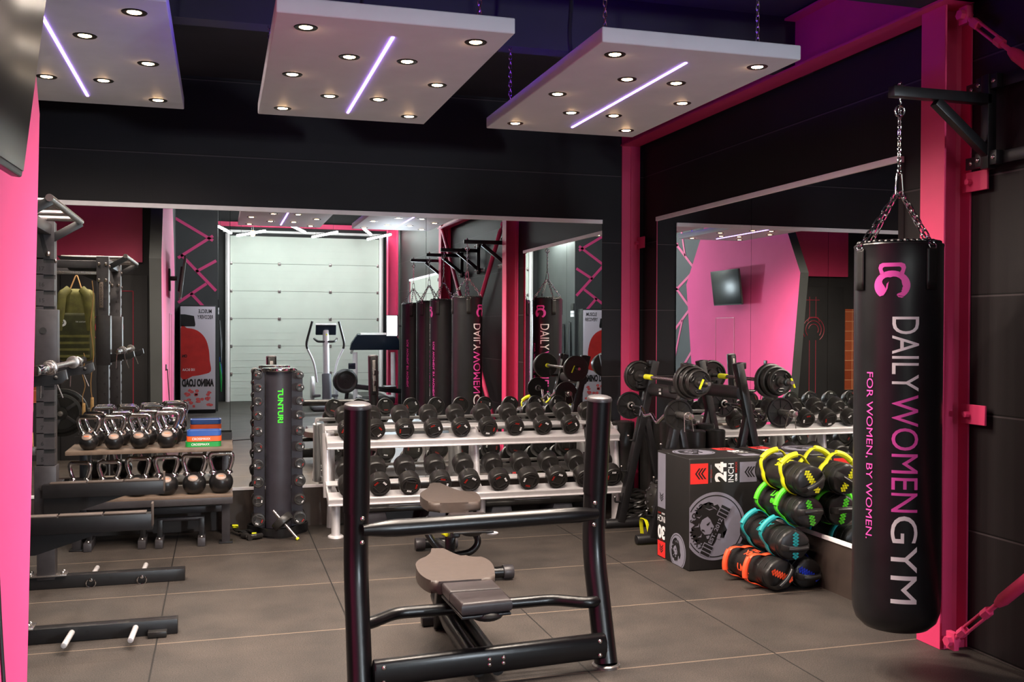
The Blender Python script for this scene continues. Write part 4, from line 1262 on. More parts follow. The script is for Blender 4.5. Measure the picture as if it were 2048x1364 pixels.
# loop bands
def band(z, m, x0, x1, lab, txt=None):
    t = Thing('loop_band', ((x0 + x1) / 2, 7.84, z), lab, 'exercise band', 'loop bands stacked on the upper shelf')
    pts = fillet([(x0, 7.78, z + 0.02), (x1, 7.78, z + 0.02), (x1, 7.92, z + 0.02), (x0, 7.92, z + 0.02)], 0.03, 5, True)
    t.part(MB().tube(pts, 0.006, 4, 0, closed=True, rx=0.019), 'loop', m)
    t.part(MB().box(((x0 + x1) / 2, 7.85, z + 0.018), (x1 - x0 - 0.012, 0.13, 0.030), 0, None, 0.006), 'folded_layer', m)
    if txt:
        mb = MB(); put_text(mb, txt, frame(((x0 + x1) / 2 - 0.02, 7.7735, z + 0.02), (1, 0, 0), (0, 0, 1)), 0.13, 0.017)
        t.part(mb, 'white_lettering', 'whitemark', smooth=0)
band(0.737, 'bandgreen', -0.240, 0.005, 'green loop band, lowest of the stack beside the kettlebells', 'CROSSMAXX')
band(0.778, 'bandorange', -0.232, 0.008, 'orange loop band in the middle of the stack beside the kettlebells', 'CROSSMAXX')
band(0.819, 'bandblue', -0.230, 0.006, 'blue loop band, topmost of the stack beside the kettlebells')

# ---------------------------------------------------------------- parallette bars on the floor under the shelf
def parallette(x0, x1, y, label):
    t = Thing('parallette_bar', ((x0 + x1) / 2, y, 0), label, 'parallette', 'parallette bars under the kettlebell shelf')
    t.part(MB().cyl((x0 - 0.02, y, 0.19), (x1 + 0.02, y, 0.19), 0.017, n=18, bev=0.003), 'grip', 'steel' if False else 'charsteel')
    for x in (x0, x1):
        t.part(MB().bar((x, y - 0.14, 0.032), (x, y + 0.14, 0.032), 0.055, 0.06, 0, 0.003), 'foot', 'charsteel')
        t.part(MB().bar((x, y, 0.06), (x, y, 0.19), 0.04, 0.04, 0, 0.003), 'post', 'black')
        t.part(MB().ball((x, y - 0.09, 0.066), 0.014, 12, 0, (1, 1, 0.7)), 'bolt', 'zinc')
parallette(-0.43, -0.13, 7.86, 'black parallette bar under the right half of the kettlebell shelf')
parallette(-0.92, -0.55, 7.88, 'black parallette bar under the left half of the kettlebell shelf')

# ================================================================== plyometric box
PX, PY, PW, PD, PH = 3.030, 6.045, 0.612, 0.508, 0.762
t = Thing('plyo_box', (PX + PW / 2, PY + PD / 2, 0), 'big black soft plyometric box with red and grey prints beside the sandbags', 'plyo box')
t.part(MB().box((PX + PW / 2, PY + PD / 2, PH / 2), (PW, PD, PH), 0, None, 0.009, 3), 'box_body', 'boxskin')
FR = lambda x, z: frame((x, PY - 0.0003, z), (1, 0, 0), (0, 0, 1))          # front face
LF = lambda y, z: frame((PX - 0.0003, y, z), (0, -1, 0), (0, 0, 1))         # left face
TP = lambda x, y: frame((x, y, PH + 0.0003), (1, 0, 0), (0, 1, 0))
# top face
def rect(w, h): return [(-w / 2, -h / 2), (w / 2, -h / 2), (w / 2, h / 2), (-w / 2, h / 2)]
def disc(r, n=48): return [(r * math.cos(2 * PI * k / n), r * math.sin(2 * PI * k / n)) for k in range(n)]
def chevrons(mb, m, s, rot=0.0, z=0.0008):
    mm = m @ Matrix.Rotation(rot, 4, 'Z')
    for k in range(3):                                         # pointing to -x
        x = (k - 1) * s * 0.42 - s * 0.3
        mb.flat([(x, 0), (x + s * 0.55, s * 0.72), (x + s * 0.78, s * 0.72), (x + s * 0.23, 0), (x + s * 0.78, -s * 0.72), (x + s * 0.55, -s * 0.72)], 0, mm, z)
red, grey, blk, wht, rtx = MB(), MB(), MB(), MB(), MB()
def clip_disc(r, x0=None, y0=None, n=72):
    """disc outline cut off left of x0 / below y0"""
    o = disc(r, n)
    if x0 is not None: o = [(max(x, x0), y) for x, y in o]
    if y0 is not None: o = [(x, max(y, y0)) for x, y in o]
    return o
def ring(mb, m, r0, r1, z, x0=-9, y0=-9, n=72):
    for k in range(n):
        a, b = 2 * PI * k / n, 2 * PI * (k + 1) / n
        q = [(r0 * math.cos(a), r0 * math.sin(a)), (r1 * math.cos(a), r1 * math.sin(a)), (r1 * math.cos(b), r1 * math.sin(b)), (r0 * math.cos(b), r0 * math.sin(b))]
        if min(x for x, y in q) > x0 and min(y for x, y in q) > y0: mb.flat(q, 0, m, z)
def lion(m, s, x0=-9, y0=-9, textured=True):
    """round emblem of radius s: ring, maned head looking right and a barbell band with the date"""
    grey.flat(clip_disc(s, x0 if x0 > -8 else None, y0 if y0 > -8 else None), 0, m, 0.0)
    ring(blk, m, s * 0.885, s * 0.915, 0.0007, x0, y0)
    def C(pts): return [(max(x * s, x0), max(y * s, y0)) for x, y in pts]
    mane = [(-0.20, 0.72), (-0.17, 0.62), (-0.06, 0.68), (-0.03, 0.60), (0.09, 0.64), (0.17, 0.52), (0.28, 0.34), (0.32, 0.03), (0.40, -0.12), (0.26, -0.20), (0.30, -0.36), (0.09, -0.33), (0.02, -0.46), (-0.06, -0.58), (-0.17, -0.50),
            (-0.24, -0.60), (-0.43, -0.55), (-0.40, -0.47), (-0.58, -0.46), (-0.49, -0.37), (-0.68, -0.35), (-0.60, -0.25), (-0.74, -0.17), (-0.64, -0.10), (-0.76, -0.02), (-0.65, 0.07), (-0.75, 0.14), (-0.61, 0.23), (-0.66, 0.36), (-0.55, 0.38), (-0.56, 0.52), (-0.45, 0.52), (-0.38, 0.67), (-0.30, 0.62)]
    blk.flat(C(mane), 0, m, 0.0008)
    for P in ([(-0.34, 0.56), (-0.18, 0.50), (-0.02, 0.52), (-0.18, 0.475)], [(-0.14, 0.60), (0.0, 0.54), (0.08, 0.46), (0.0, 0.51)], [(-0.60, 0.30), (-0.48, 0.28), (-0.42, 0.34), (-0.50, 0.25)], [(-0.66, 0.0), (-0.54, 0.04), (-0.50, 0.12), (-0.52, 0.0)], [(-0.56, -0.30), (-0.46, -0.26), (-0.42, -0.20), (-0.44, -0.30)]):
        g2.flat(C(P), 0, m, 0.0016)
    face = [(-0.23, 0.29), (-0.14, 0.20), (-0.09, 0.09), (-0.01, -0.03), (-0.04, -0.17), (-0.17, -0.23), (-0.33, -0.23), (-0.45, -0.10), (-0.48, 0.06), (-0.41, 0.20), (-0.32, 0.25)]
    g2.flat(C(face), 0, m, 0.0016)
    for P in ([(-0.27, 0.07), (-0.15, 0.14), (-0.19, 0.05), (-0.25, 0.02)], [(-0.43, -0.07), (-0.34, -0.09), (-0.32, -0.16), (-0.37, -0.13), (-0.42, -0.13)], [(-0.13, -0.02), (-0.06, -0.05), (-0.13, -0.09)]): b2.flat(C(P), 0, m, 0.0024)
    g2.flat(C([(-0.28, -0.28), (-0.17, -0.26), (-0.16, -0.35), (-0.25, -0.36)]), 0, m, 0.0016)
    g2.flat(C([(0.06, -0.36), (0.12, -0.22), (0.20, -0.24), (0.16, -0.40)]), 0, m, 0.0016)
    if textured:
        mm = m @ Matrix.Rotation(R(63), 4, 'Z')
        c = Matrix.Rotation(R(-63), 4, 'Z') @ Vector((0.015 * s, -0.14 * s, 0))
        for sx in (-0.62, 0.62):
            g2.flat([(c.x + sx * s + x * s, c.y + y * s) for x, y in ((-0.185, -0.175), (0.185, -0.175), (0.185, 0.175), (-0.185, 0.175))], 0, mm, 0.0024)
            for k in (-1, 0, 1): b2.flat([(c.x + (sx + k * 0.115 + x) * s, c.y + y * s) for x, y in ((-0.042, -0.155), (0.042, -0.155), (0.042, 0.155), (-0.042, 0.155))], 0, mm, 0.0032)
        b2.flat([(c.x + x * s, c.y + y * s) for x, y in ((-0.43, -0.095), (0.43, -0.095), (0.43, 0.095), (-0.43, 0.095))], 0, mm, 0.0024)
        put_text(g2, 'EST. 2012', mm @ T(c.x, c.y, 0.0034), 0.80 * s, 0.13 * s, 0, 0.02)
g2, b2 = MB(), MB()
def flush():
    """one print part per colour and box face"""
    global red, grey, blk, wht, rtx, g2, b2
    for mb, nm, mt_ in ((red, 'red_print', 'red'), (grey, 'grey_print', 'greyp'), (blk, 'black_print', 'blackp'), (g2, 'emblem_face', 'greyp'), (b2, 'emblem_lettering', 'blackp'), (wht, 'white_lettering', 'whitemark'), (rtx, 'red_lettering', 'redmark')):
        if mb.F: t.part(mb, nm, mt_, smooth=0)
    red, grey, blk, wht, rtx, g2, b2 = (MB() for _ in range(7))
# front face
red.flat(rect(0.132, 0.138), 0, FR(3.104, 0.657))
chevrons(blk, FR(3.110, 0.657), 0.052)
put_text(wht, '24', frame((3.264, PY - 0.0004, 0.664), (0, 0, 1), (-1, 0, 0)), 0.135, 0.088, 0, 0.05)
put_text(wht, 'INCH', frame((3.342, PY - 0.0004, 0.656), (0, 0, 1), (-1, 0, 0)), 0.128, 0.042, 0, 0.0)
put_text(wht, 'CROSS', frame((3.382, PY - 0.0004, 0.623), (0, 0, 1), (-1, 0, 0)), 0.052, 0.015, 0, 0.05)
put_text(rtx, 'MAXX', frame((3.382, PY - 0.0004, 0.694), (0, 0, 1), (-1, 0, 0)), 0.074, 0.015, 0, 0.02)
put_text(rtx, '61cm', frame((3.192, PY - 0.0004, 0.655), (0, 0, 1), (-1, 0, 0)), 0.055, 0.018, 0, 0.0)
grey.flat(rect(0.004, 0.12), 0, FR(3.192, 0.655), 0.0)
grey.flat(rect(0.13, 0.138), 0, FR(3.475, 0.657))
chevrons(blk, FR(3.482, 0.657), 0.050)
ex, ez = 3.222, 0.297
lion(FR(ex, ez), 0.232, PX + 0.002 - ex)
for i, ch in enumerate('CROSSMAXX'):                        # the ring lettering runs upside down along the rim
    a = R(126 + i * 13.5)
    px_, pz_ = ex + 0.172 * math.cos(a), ez + 0.172 * math.sin(a)
    if px_ > PX + 0.022:
        put_text(b2, ch, FR(px_, pz_) @ Matrix.Rotation(a + PI / 2, 4, 'Z'), None, 0.036, 0, 0.03, 0.0024)
flush()
# left face: strip along the back edge, turned upside down, and a half emblem
grey.flat(rect(0.125, 0.39), 0, LF(6.475, 0.552))
chevrons(blk, LF(6.475, 0.43), 0.040, PI / 2)
put_text(wht, '30', LF(6.475, 0.182) @ Matrix.Rotation(PI, 4, 'Z'), 0.118, 0.098, 0, 0.05)
put_text(wht, 'INCH', LF(6.475, 0.278) @ Matrix.Rotation(PI, 4, 'Z'), 0.118, 0.044)
put_text(rtx, 'MAXX', LF(6.51, 0.318) @ Matrix.Rotation(PI, 4, 'Z'), 0.05, 0.012, 0, 0.03)
put_text(wht, 'CROSS', LF(6.445, 0.318) @ Matrix.Rotation(PI, 4, 'Z'), 0.05, 0.012, 0, 0.03)
put_text(rtx, '76cm', LF(6.475, 0.128) @ Matrix.Rotation(PI, 4, 'Z'), 0.06, 0.014)
red.flat(rect(0.125, 0.11), 0, LF(6.475, 0.062))
chevrons(blk, LF(6.475, 0.062), 0.040, PI / 2)
lion(LF(6.215, 0.10), 0.125, -9, -0.096, False)
flush()
# top face
lion(TP(3.22, 6.36), 0.15, -9, -9, True)
red.flat(rect(0.13, 0.12), 0, TP(3.51, 6.47)); chevrons(blk, TP(3.515, 6.47), 0.042)
put_text(wht, '20', TP(3.53, 6.33) @ Matrix.Rotation(PI, 4, 'Z'), 0.11, 0.085, 0, 0.05)
put_text(wht, 'INCH', TP(3.53, 6.25) @ Matrix.Rotation(PI, 4, 'Z'), 0.11, 0.04)
grey.flat(rect(0.13, 0.10), 0, TP(3.53, 6.13))
flush()

# ================================================================== sandbags
def sandbag(p0, p1, m_strap, label, roll, txt, kg, rx=0.110, rz=0.100, dots='', dot_rot=0.0, end_handle=0.0, tall=0.055):
    """p0 near end centre, p1 far end centre"""
    p0, p1 = Vector(p0), Vector(p1)
    mid = (p0 + p1) / 2
    t = Thing('sandbag', (mid.x, mid.y, mid.z - rz), label, 'sandbag', 'sandbags piled against the right wall')
    d = (p1 - p0); L = d.length
    a = align(d); a.translation = p0          # local x ~ sideways, y ~ up, z along
    mb = MB()
    n, prof = 36, []
    for k in range(6): prof.append((math.sin(R(90 * k / 6)) * 0.30 + 0.62, 0.030 * (1 - math.sin(R(90 * k / 6)))))
    prof = [(0, -0.006), (0.35, -0.005), (0.62, -0.002), (0.82, 0.002), (0.92, 0.007), (0.972, 0.018), (0.975, 0.026), (0.992, 0.036), (1.0, 0.08), (1.01, L * 0.30), (0.985, L * 0.34), (1.02, L / 2), (0.985, L * 0.66), (1.01, L * 0.70), (1.0, L - 0.10), (0.985, L - 0.055), (0.965, L - 0.04), (0.90, L - 0.024), (0.78, L - 0.012), (0.6, L - 0.003), (0.35, L + 0.004), (0, L + 0.008)]
    g = MB().lathe(prof, 48)
    vs = []
    def wobble(ang_, z): return 1 + 0.022 * math.sin(5 * ang_ + 21 * z) + 0.014 * math.sin(9 * ang_ - 33 * z + 1)
    for v in g.V:
        ang_ = math.atan2(v[1], v[0]); rr = math.hypot(v[0], v[1])
        wob = 1 + (wobble(ang_, v[2]) - 1) * min(1, rr)
        y = v[1] * rz * wob
        if y < 0: y *= 0.96
        vs.append((v[0] * rx * wob, y, v[2]))
    t.part(MB().raw(vs, g.F, 0, a), 'body', 'canvas')
    # stitched seams
    mb = MB()
    for z in (0.05, 0.105, L - 0.105, L - 0.05):
        mb.tube([a @ Vector((rx * 1.003 * math.cos(2 * PI * k / 40), rz * 1.003 * math.sin(2 * PI * k / 40), z)) for k in range(40)], 0.0022, 5, 0, closed=True)
    t.part(mb, 'seam', 'blackp')
    def surf(th, z, lift=0.0):
        return a @ Vector(((rx * 1.01 + lift) * math.cos(th), (rz * 1.01 + lift) * math.sin(th), z))
    # two coloured handles: webbing around the body that lifts into a padded grip
    th0 = R(roll)
    for z in (L * 0.27, L * 0.70):
        half = R(58)
        pts, rad = [], []
        N = 40
        for k in range(N + 1):
            f = k / N; th = th0 - R(150) + R(300) * f
            u = abs(th - th0) / half
            lift = 0.006 if u >= 1 else 0.006 + tall * min(1, (1 - u) * 1.9)
            pts.append(surf(th, z, lift))
        side = a.to_3x3() @ Vector((0, 0, 1))
        # flat webbing as a ribbon
        vs, fs = [], []
        for k, p in enumerate(pts):
            th = th0 - R(150) + R(300) * k / N
            u = abs(th - th0) / half
            w = 0.019 + (0.003 if u > 1 else 0)
            vs += [p - side * w, p + side * w]
        for k in range(N): fs.append((2 * k, 2 * k + 1, 2 * k + 3, 2 * k + 2))
        o = t.part(MB().raw(vs, fs), 'handle_strap', m_strap)
        sm = o.modifiers.new('thick', 'SOLIDIFY'); sm.thickness = 0.004; sm.offset = 0
        g0 = [p for k, p in enumerate(pts) if abs(th0 - R(150) + R(300) * k / N - th0) < half * 0.50]
        t.part(MB().tube(g0, 0.019, 12, upv=side), 'handle_grip', m_strap, o)
    # lettering between the handles, following the round of the bag
    mb = MB()
    def wrapped(txt_, w_, h_, th, zc_, flip=1):
        vs, fs, W = text_geo(txt_, 0.03)
        b_ = bmesh.new()
        bv = [b_.verts.new((v.x / W * w_ - w_ / 2, v.y * h_ - h_ / 2, 0)) for v in vs]
        for f in fs:
            try: b_.faces.new([bv[i] for i in f])
            except ValueError: pass
        for ax_, lim in (((1, 0, 0), w_ / 2), ((0, 1, 0), h_ / 2)):
            k = -lim + 0.008
            while k < lim:
                bmesh.ops.bisect_plane(b_, geom=list(b_.verts) + list(b_.edges) + list(b_.faces), plane_co=tuple(q * k for q in ax_), plane_no=ax_)
                k += 0.008
        b_.verts.index_update()
        out_ = []
        for v in b_.verts:
            t2 = th + flip * v.co.y / rx; z_ = zc_ - flip * v.co.x
            wb = wobble(math.atan2(math.sin(t2), math.cos(t2)), z_)
            f_ = 1.0 + 0.022 * max(0, 1 - abs(z_ - L / 2) / (L * 0.16))
            out_.append(a @ Vector((rx * wb * f_ * 1.012 * math.cos(t2), rz * wb * f_ * 1.012 * math.sin(t2), z_)))
        mb.raw(out_, [[v.index for v in f.verts] for f in b_.faces])
        b_.free()
    wrapped(txt, 0.125, 0.050, th0 + R(16 if kg else -14), L * 0.485)
    if kg: wrapped(kg, 0.085, 0.034, th0 - R(14), L * 0.46)
    else: wrapped(txt, 0.110, 0.046, th0 + R(48), L * 0.485, -1); wrapped('15KG', 0.07, 0.026, th0 + R(72), L * 0.485, -1)
    t.part(mb, 'lettering', m_strap, smooth=0)
    # lattice strip of lozenges on the near end
    mb = MB()
    e = a @ Matrix.Rotation(R(dot_rot), 4, 'Z')
    k = -9
    while k <= 9:
        for j in (-1, 0, 1):
            if (k + j) % 2: continue
            yy, xx = k * 0.0098, j * 0.0125
            if abs(yy) > 0.088: continue
            q = math.hypot(xx, yy) / rx
            zz = -0.0072 + 0.030 * max(0, q - 0.45) ** 2
            mb.flat([(xx, yy - 0.0083), (xx + 0.0105, yy), (xx, yy + 0.0083), (xx - 0.0105, yy)], 0, e, zz - 0.002)
        k += 1
    t.part(mb, 'lattice_strip', m_strap, smooth=0)
    # black end handle
    eh = a @ Matrix.Rotation(R(end_handle), 4, 'Z')
    pts = fillet([eh @ Vector((-rx * 0.90, 0, 0.045)), eh @ Vector((-rx * 0.80, -0.01, -0.03)), eh @ Vector((0, -0.015, -0.052)), eh @ Vector((rx * 0.80, -0.01, -0.03)), eh @ Vector((rx * 0.90, 0, 0.045))], 0.05, 6)
    t.part(MB().tube(pts, 0.004, 8, rx=0.020, upv=eh.to_3x3() @ Vector((0, 1, 0))), 'end_strap', 'canvas')
    t.part(MB().tube(pts[6:-6], 0.014, 10), 'end_grip', 'canvas')
    return t
sandbag((3.345, 5.405, 0.106), (3.305, 5.93, 0.106), 'orange', 'black sandbag with orange straps, lowest in front of the pile', 12, 'LMX', '', dot_rot=-66, end_handle=-48)
sandbag((3.545, 5.42, 0.100), (3.525, 5.93, 0.100), 'blue', 'black sandbag with a blue lattice on its end, lowest against the wall', 90, 'LMX', '20KG', rx=0.102, rz=0.097, dot_rot=-62, end_handle=0, tall=0.012)
sandbag((3.425, 5.385, 0.292), (3.435, 5.93, 0.296), 'teal', 'black sandbag with teal straps, second layer of the pile', 48, 'LMX', '12KG', dot_rot=0, end_handle=0)
sandbag((3.540, 5.40, 0.488), (3.535, 5.94, 0.490), 'green', 'black sandbag with bright green straps, third layer of the pile', 34, 'LMX', '8KG', rx=0.106, dot_rot=-14, end_handle=180, tall=0.045)
sandbag((3.530, 5.37, 0.688), (3.535, 5.92, 0.694), 'yellow', 'black sandbag with bright yellow straps, on top of the pile', 62, 'LMX', '5KG', rx=0.108, dot_rot=-34, end_handle=-30, tall=0.045)

# ================================================================== barbell rack
t = Thing('barbell_rack', (3.3, 7.2, 0), 'black A frame barbell rack beside the right wall mirror', 'barbell rack')
for y in (7.53, 6.90):
    t.part(MB().cyl((3.02, y, 0.042), (3.60, y, 0.042), 0.036, n=20, bev=0.004), 'floor_tube', 'black')
    q = 0.0
    a, b = Vector((3.15, y, 0.05)), Vector((3.452, y, 1.37))
    t.part(MB().bar(a, b, 0.075, 0.062, 0, 0.006, (1, 0, 0)), 'front_leg', 'black')
    t.part(MB().bar(a.lerp(b, 0.70), (3.56, y, 0.06), 0.06, 0.05, 0, 0.006, (1, 0, 0)), 'rear_leg', 'black')
    d = (b - a).normalized(); nx = Vector((-d.z, 0, d.x))
    for f in (0.12, 0.31, 0.50, 0.66):
        p = a.lerp(b, f) + nx * 0.034
        h = fillet([p, p + nx * 0.045 - d * 0.012, p + nx * 0.055 + d * 0.028], 0.014, 4)
        hk = t.part(MB().tube(h, 0.009, 8), 'hook', 'black')
        t.part(MB().bar(p - d * 0.01, p + d * 0.075, 0.038, 0.006, 0, 0.001, nx), 'hook_liner', 'greyp' if f > 0.6 else 'black', hk)
        t.part(MB().ball(h[-1], 0.0105, 10), 'hook_tip', 'zinc', hk)
    p = a.lerp(b, 0.83) + nx * 0.03                     # cradle of the loaded bar
    h = fillet([p, p + nx * 0.075 - d * 0.02, p + nx * 0.09 + d * 0.03], 0.02, 4)
    t.part(MB().tube(h, 0.012, 8), 'bar_cradle', 'black')
    t.part(MB().box(b + Vector((-0.035, 0, -0.02)), (0.05, 0.06, 0.05), 0, None, 0.004), 'leg_head', 'black')
m = align((0, -1, 0)); m.translation = (3.42, 7.50, 1.135)
t.part(MB().tube([(3.418, 7.53, 1.135), (3.418, 6.90, 1.135)], 0.042, 20, rx=0.052), 'cross_tube', 'charsteel')
mb = MB().box((3.375, 7.25, 1.135), (0.004, 0.06, 0.06))
lb = t.part(mb, 'maker_label', 'blackp')
mb = MB()
put_text(mb, 'LMX', frame((3.3725, 7.25, 1.148), (0, -1, 0), (0, 0, 1)), 0.042, 0.018, 0, 0.03)
for k in range(3): mb.box((3.3725, 7.25 - 0.014 + 0.014 * k, 1.12), (0.001, 0.010, 0.016))
t.part(mb, 'label_lettering', 'whitemark', lb, smooth=0)

def weight_plate(x, y, z, r, th, label, kind='grip', tilt=0):
    m = align((0, -1, 0)); m.translation = (x, y, z)
    t = Thing('weight_plate', (x, y, z), label, 'weight plate', 'plates on the racked bars')
    if kind == 'grip':
        t.part(MB().lathe([(0.016, 0), (r * 0.93, 0), (r * 0.99, th * 0.15), (r, th * 0.35), (r, th * 0.65), (r * 0.98, th * 0.9), (r * 0.90, th), (r * 0.82, th * 0.72), (r * 0.42, th * 0.62), (r * 0.36, th), (0.016, th)], 40, 0, m), 'disc', 'rubber')
        mb = MB()
        for k in range(3):
            mm = m @ Matrix.Rotation(2 * PI * k / 3 + 0.5, 4, 'Z')
            lens = [(r * 0.64 + r * 0.12 * math.cos(2 * PI * i / 16), r * 0.26 * math.sin(2 * PI * i / 16), th * 0.78) for i in range(16)]
            mb.tube([mm @ Vector(v) for v in lens], 0.006, 6, 0, closed=True)
        t.part(mb, 'grip_rim', 'rubber2')
    else:
        t.part(MB().lathe([(0.014, 0), (r, 0), (r, th), (r * 0.9, th), (r * 0.86, th * 0.7), (r * 0.3, th * 0.7), (r * 0.26, th), (0.014, th)], 40, 0, m), 'disc', 'plate')
        mb = MB()
        for k in range(8):
            mm = m @ Matrix.Rotation(2 * PI * k / 8, 4, 'Z')
            mb.box((r * 0.58, 0, th * 0.8), (r * 0.5, 0.006 + 0.010 * (k % 2), th * 0.25), 0, mm)
        t.part(mb, 'raised_rib', 'plate')
    return t
bxr, bz = 3.325, 1.245
t = Thing('pump_barbell', (bxr, 7.1, bz), 'straight pump barbell with yellow sleeves on the top cradles of the barbell rack', 'barbell')
t.part(MB().cyl((bxr, 7.66, bz), (bxr, 6.33, bz), 0.0145, n=18), 'shaft', 'steel')
for y0_, y1_ in ((7.42, 7.30), (6.72, 6.68)):
    mb = MB().cyl((bxr, y0_, bz), (bxr, y1_, bz), 0.017, n=16)
    k = y0_
    while k > y1_: mb.torus((0, 0, 0), 0.0185, 0.0035, T(bxr, k, bz) @ Matrix.Rotation(PI / 2, 4, 'X'), 16, 6); k -= 0.011
    t.part(mb, 'yellow_sleeve', 'yellow')
for y in (7.60, 6.40):
    t.part(MB().cyl((bxr, y - 0.015, bz), (bxr, y + 0.015, bz), 0.028, n=20, bev=0.004), 'clamp', 'rubber2')
    t.part(MB().bar((bxr - 0.02, y - 0.02, bz + 0.03), (bxr - 0.05, y - 0.02, bz - 0.04), 0.016, 0.012, 0, 0.003), 'clamp_lever', 'yellow')
weight_plate(bxr, 7.585, bz, 0.128, 0.045, 'big rubber plate on the far end of the pump barbell')
weight_plate(bxr, 6.655, bz, 0.132, 0.050, 'largest rubber plate on the near end of the pump barbell')
weight_plate(bxr, 6.590, bz, 0.117, 0.050, 'middle rubber plate on the near end of the pump barbell')
weight_plate(bxr, 6.525, bz, 0.098, 0.050, 'smallest outermost rubber plate on the near end of the pump barbell')

ex_, ezz = 3.235, 1.005
t = Thing('curl_bar', (ex_, 7.1, ezz), 'chrome zigzag curl bar on the lower hooks of the barbell rack', 'curl bar')
zig = fillet([(ex_, 7.56, ezz), (ex_, 7.36, ezz), (ex_ - 0.01, 7.28, ezz + 0.0), (ex_ - 0.03, 7.17, ezz - 0.055), (ex_ - 0.02, 7.06, ezz - 0.03), (ex_ - 0.035, 6.93, ezz - 0.09), (ex_ - 0.01, 6.82, ezz - 0.01), (ex_, 6.72, ezz), (ex_, 6.60, ezz)], 0.022, 5)
t.part(MB().tube(zig, 0.0135, 14), 'shaft', 'chrome')
for y0_, y1_ in ((7.50, 7.66), (6.66, 6.43)):
    mb = MB().cyl((ex_, y0_, ezz), (ex_, y1_, ezz), 0.024, n=20, bev=0.003)
    mb.cyl((ex_, y0_, ezz), (ex_, y0_ + 0.02 * (1 if y1_ > y0_ else -1), ezz), 0.034, n=20, bev=0.004)
    t.part(mb, 'sleeve', 'steel')
    yc_ = y1_ + (0.05 if y1_ < y0_ else -0.05)
    cl = MB().torus((0, 0, 0), 0.028, 0.0035, T(ex_, yc_, ezz) @ Matrix.Rotation(PI / 2, 4, 'X'), 18, 6)
    for s in (-1, 1): cl.tube([(ex_ + 0.028 * s, yc_, ezz - 0.005), (ex_ + 0.04 * s + 0.01, yc_ + 0.01 * s, ezz - 0.11)], 0.0035, 6)
    t.part(cl, 'spring_clip', 'steel')
weight_plate(ex_, 7.545, ezz, 0.112, 0.022, 'thin iron plate on the far end of the curl bar', 'iron')
weight_plate(ex_, 6.645, ezz, 0.112, 0.022, 'thin iron plate on the near end of the curl bar', 'iron')

# ================================================================== rolls, rope and ball behind the barbell rack
def roll(x, y, r, h, label, spiral=True):
    t = Thing('rolled_mat', (x, y, 0), label, 'rolled mat', 'rolled mats standing in the corner')
    t.part(MB().lathe([(0, h - 0.004), (r * 0.25, h - 0.004), (r * 0.25, h), (r - 0.006, h), (r, h - 0.006), (r, 0.004), (r - 0.004, 0), (0, 0)], 40, 0, T(x, y, 0)), 'roll', 'rubber')
    sp = [(x + (0.02 + (r - 0.03) * k / 60) * math.cos(k * 0.38), y + (0.02 + (r - 0.03) * k / 60) * math.sin(k * 0.38), h + 0.001) for k in range(61)]
    t.part(MB().tube(sp, 0.003, 4), 'wound_edge', 'charsteel')
roll(3.365, 7.98, 0.098, 0.83, 'black rolled mat standing in the corner in front of the pink column')
roll(3.555, 7.83, 0.088, 0.85, 'black rolled mat standing between the legs of the barbell rack')
roll(3.575, 7.64, 0.075, 0.86, 'thin black rolled mat standing behind the far leg of the barbell rack')
roll(3.575, 7.20, 0.078, 0.87, 'black rolled mat standing behind the plates of the curl bar')
roll(3.575, 7.03, 0.080, 0.84, 'black rolled mat standing behind the near leg of the barbell rack')
t = Thing('battle_rope', (3.35, 7.72, 0), 'thick black battle rope heaped on the floor behind the barbell rack', 'battle rope')
pts = []
for k in range(160):
    a = k * 0.30
    lay = k / 160
    pts.append(Vector((3.375 + (0.08 + 0.015 * math.sin(a * 0.37)) * math.cos(a), 7.70 + 0.075 * math.sin(a), 0.03 + 0.23 * lay + 0.012 * math.sin(a * 1.7))))
for s in range(3):                                        # three twisted strands
    q = []
    for k, p in enumerate(pts):
        d = (pts[min(k + 1, 159)] - pts[max(k - 1, 0)]).normalized()
        u = Vector((0, 0, 1)); sd = d.cross(u).normalized(); u2 = sd.cross(d)
        th = k * 0.8 + s * 2 * PI / 3
        q.append(p + (sd * math.cos(th) + u2 * math.sin(th)) * 0.011)
    t.part(MB().tube(q, 0.0125, 7), 'strand', 'rubber')
t = Thing('slam_ball', (3.355, 7.12, 0), 'black studded slam ball half hidden between barbell rack and box', 'slam ball')
mb = MB().ball((3.355, 7.12, 0.30), 0.165, 32, 0, (0.9, 0.9, 1.0))
t.part(mb, 'ball', 'rubber')
mb = MB()
for i in range(70):
    z = 1 - 2 * (i + 0.5) / 70; a = i * 2.39996
    n_ = Vector((math.sqrt(1 - z * z) * math.cos(a), math.sqrt(1 - z * z) * math.sin(a), z))
    c = Vector((3.355, 7.12, 0.30)) + Vector((n_.x * 0.149, n_.y * 0.149, n_.z * 0.165))
    mm = align(n_); mm.translation = c
    mb.box((0, 0, 0.002), (0.026, 0.015, 0.010), 0, mm @ Matrix.Rotation(i, 4, 'Z'), 0.002, 1)
t.part(mb, 'stud', 'charsteel')
t.part(MB().torus((0, 0, 0), 0.095, 0.03, T(3.355, 7.12, 0.03), 28, 10).torus((0, 0, 0), 0.10, 0.03, T(3.355, 7.12, 0.085), 28, 10), 'stand_ring', 'rubber')
pts = fillet([(3.215, 7.23, 0.012), (3.185, 7.19, 0.14), (3.165, 7.04, 0.16), (3.175, 6.98, 0.012)], 0.05, 6)
solid(MB().tube(pts, 0.014, 4, rx=0.003), 'yellow_band', 'yellow', 'bright yellow loop strap by the foot of the barbell rack', 'strap', (3.19, 7.1, 0.012))

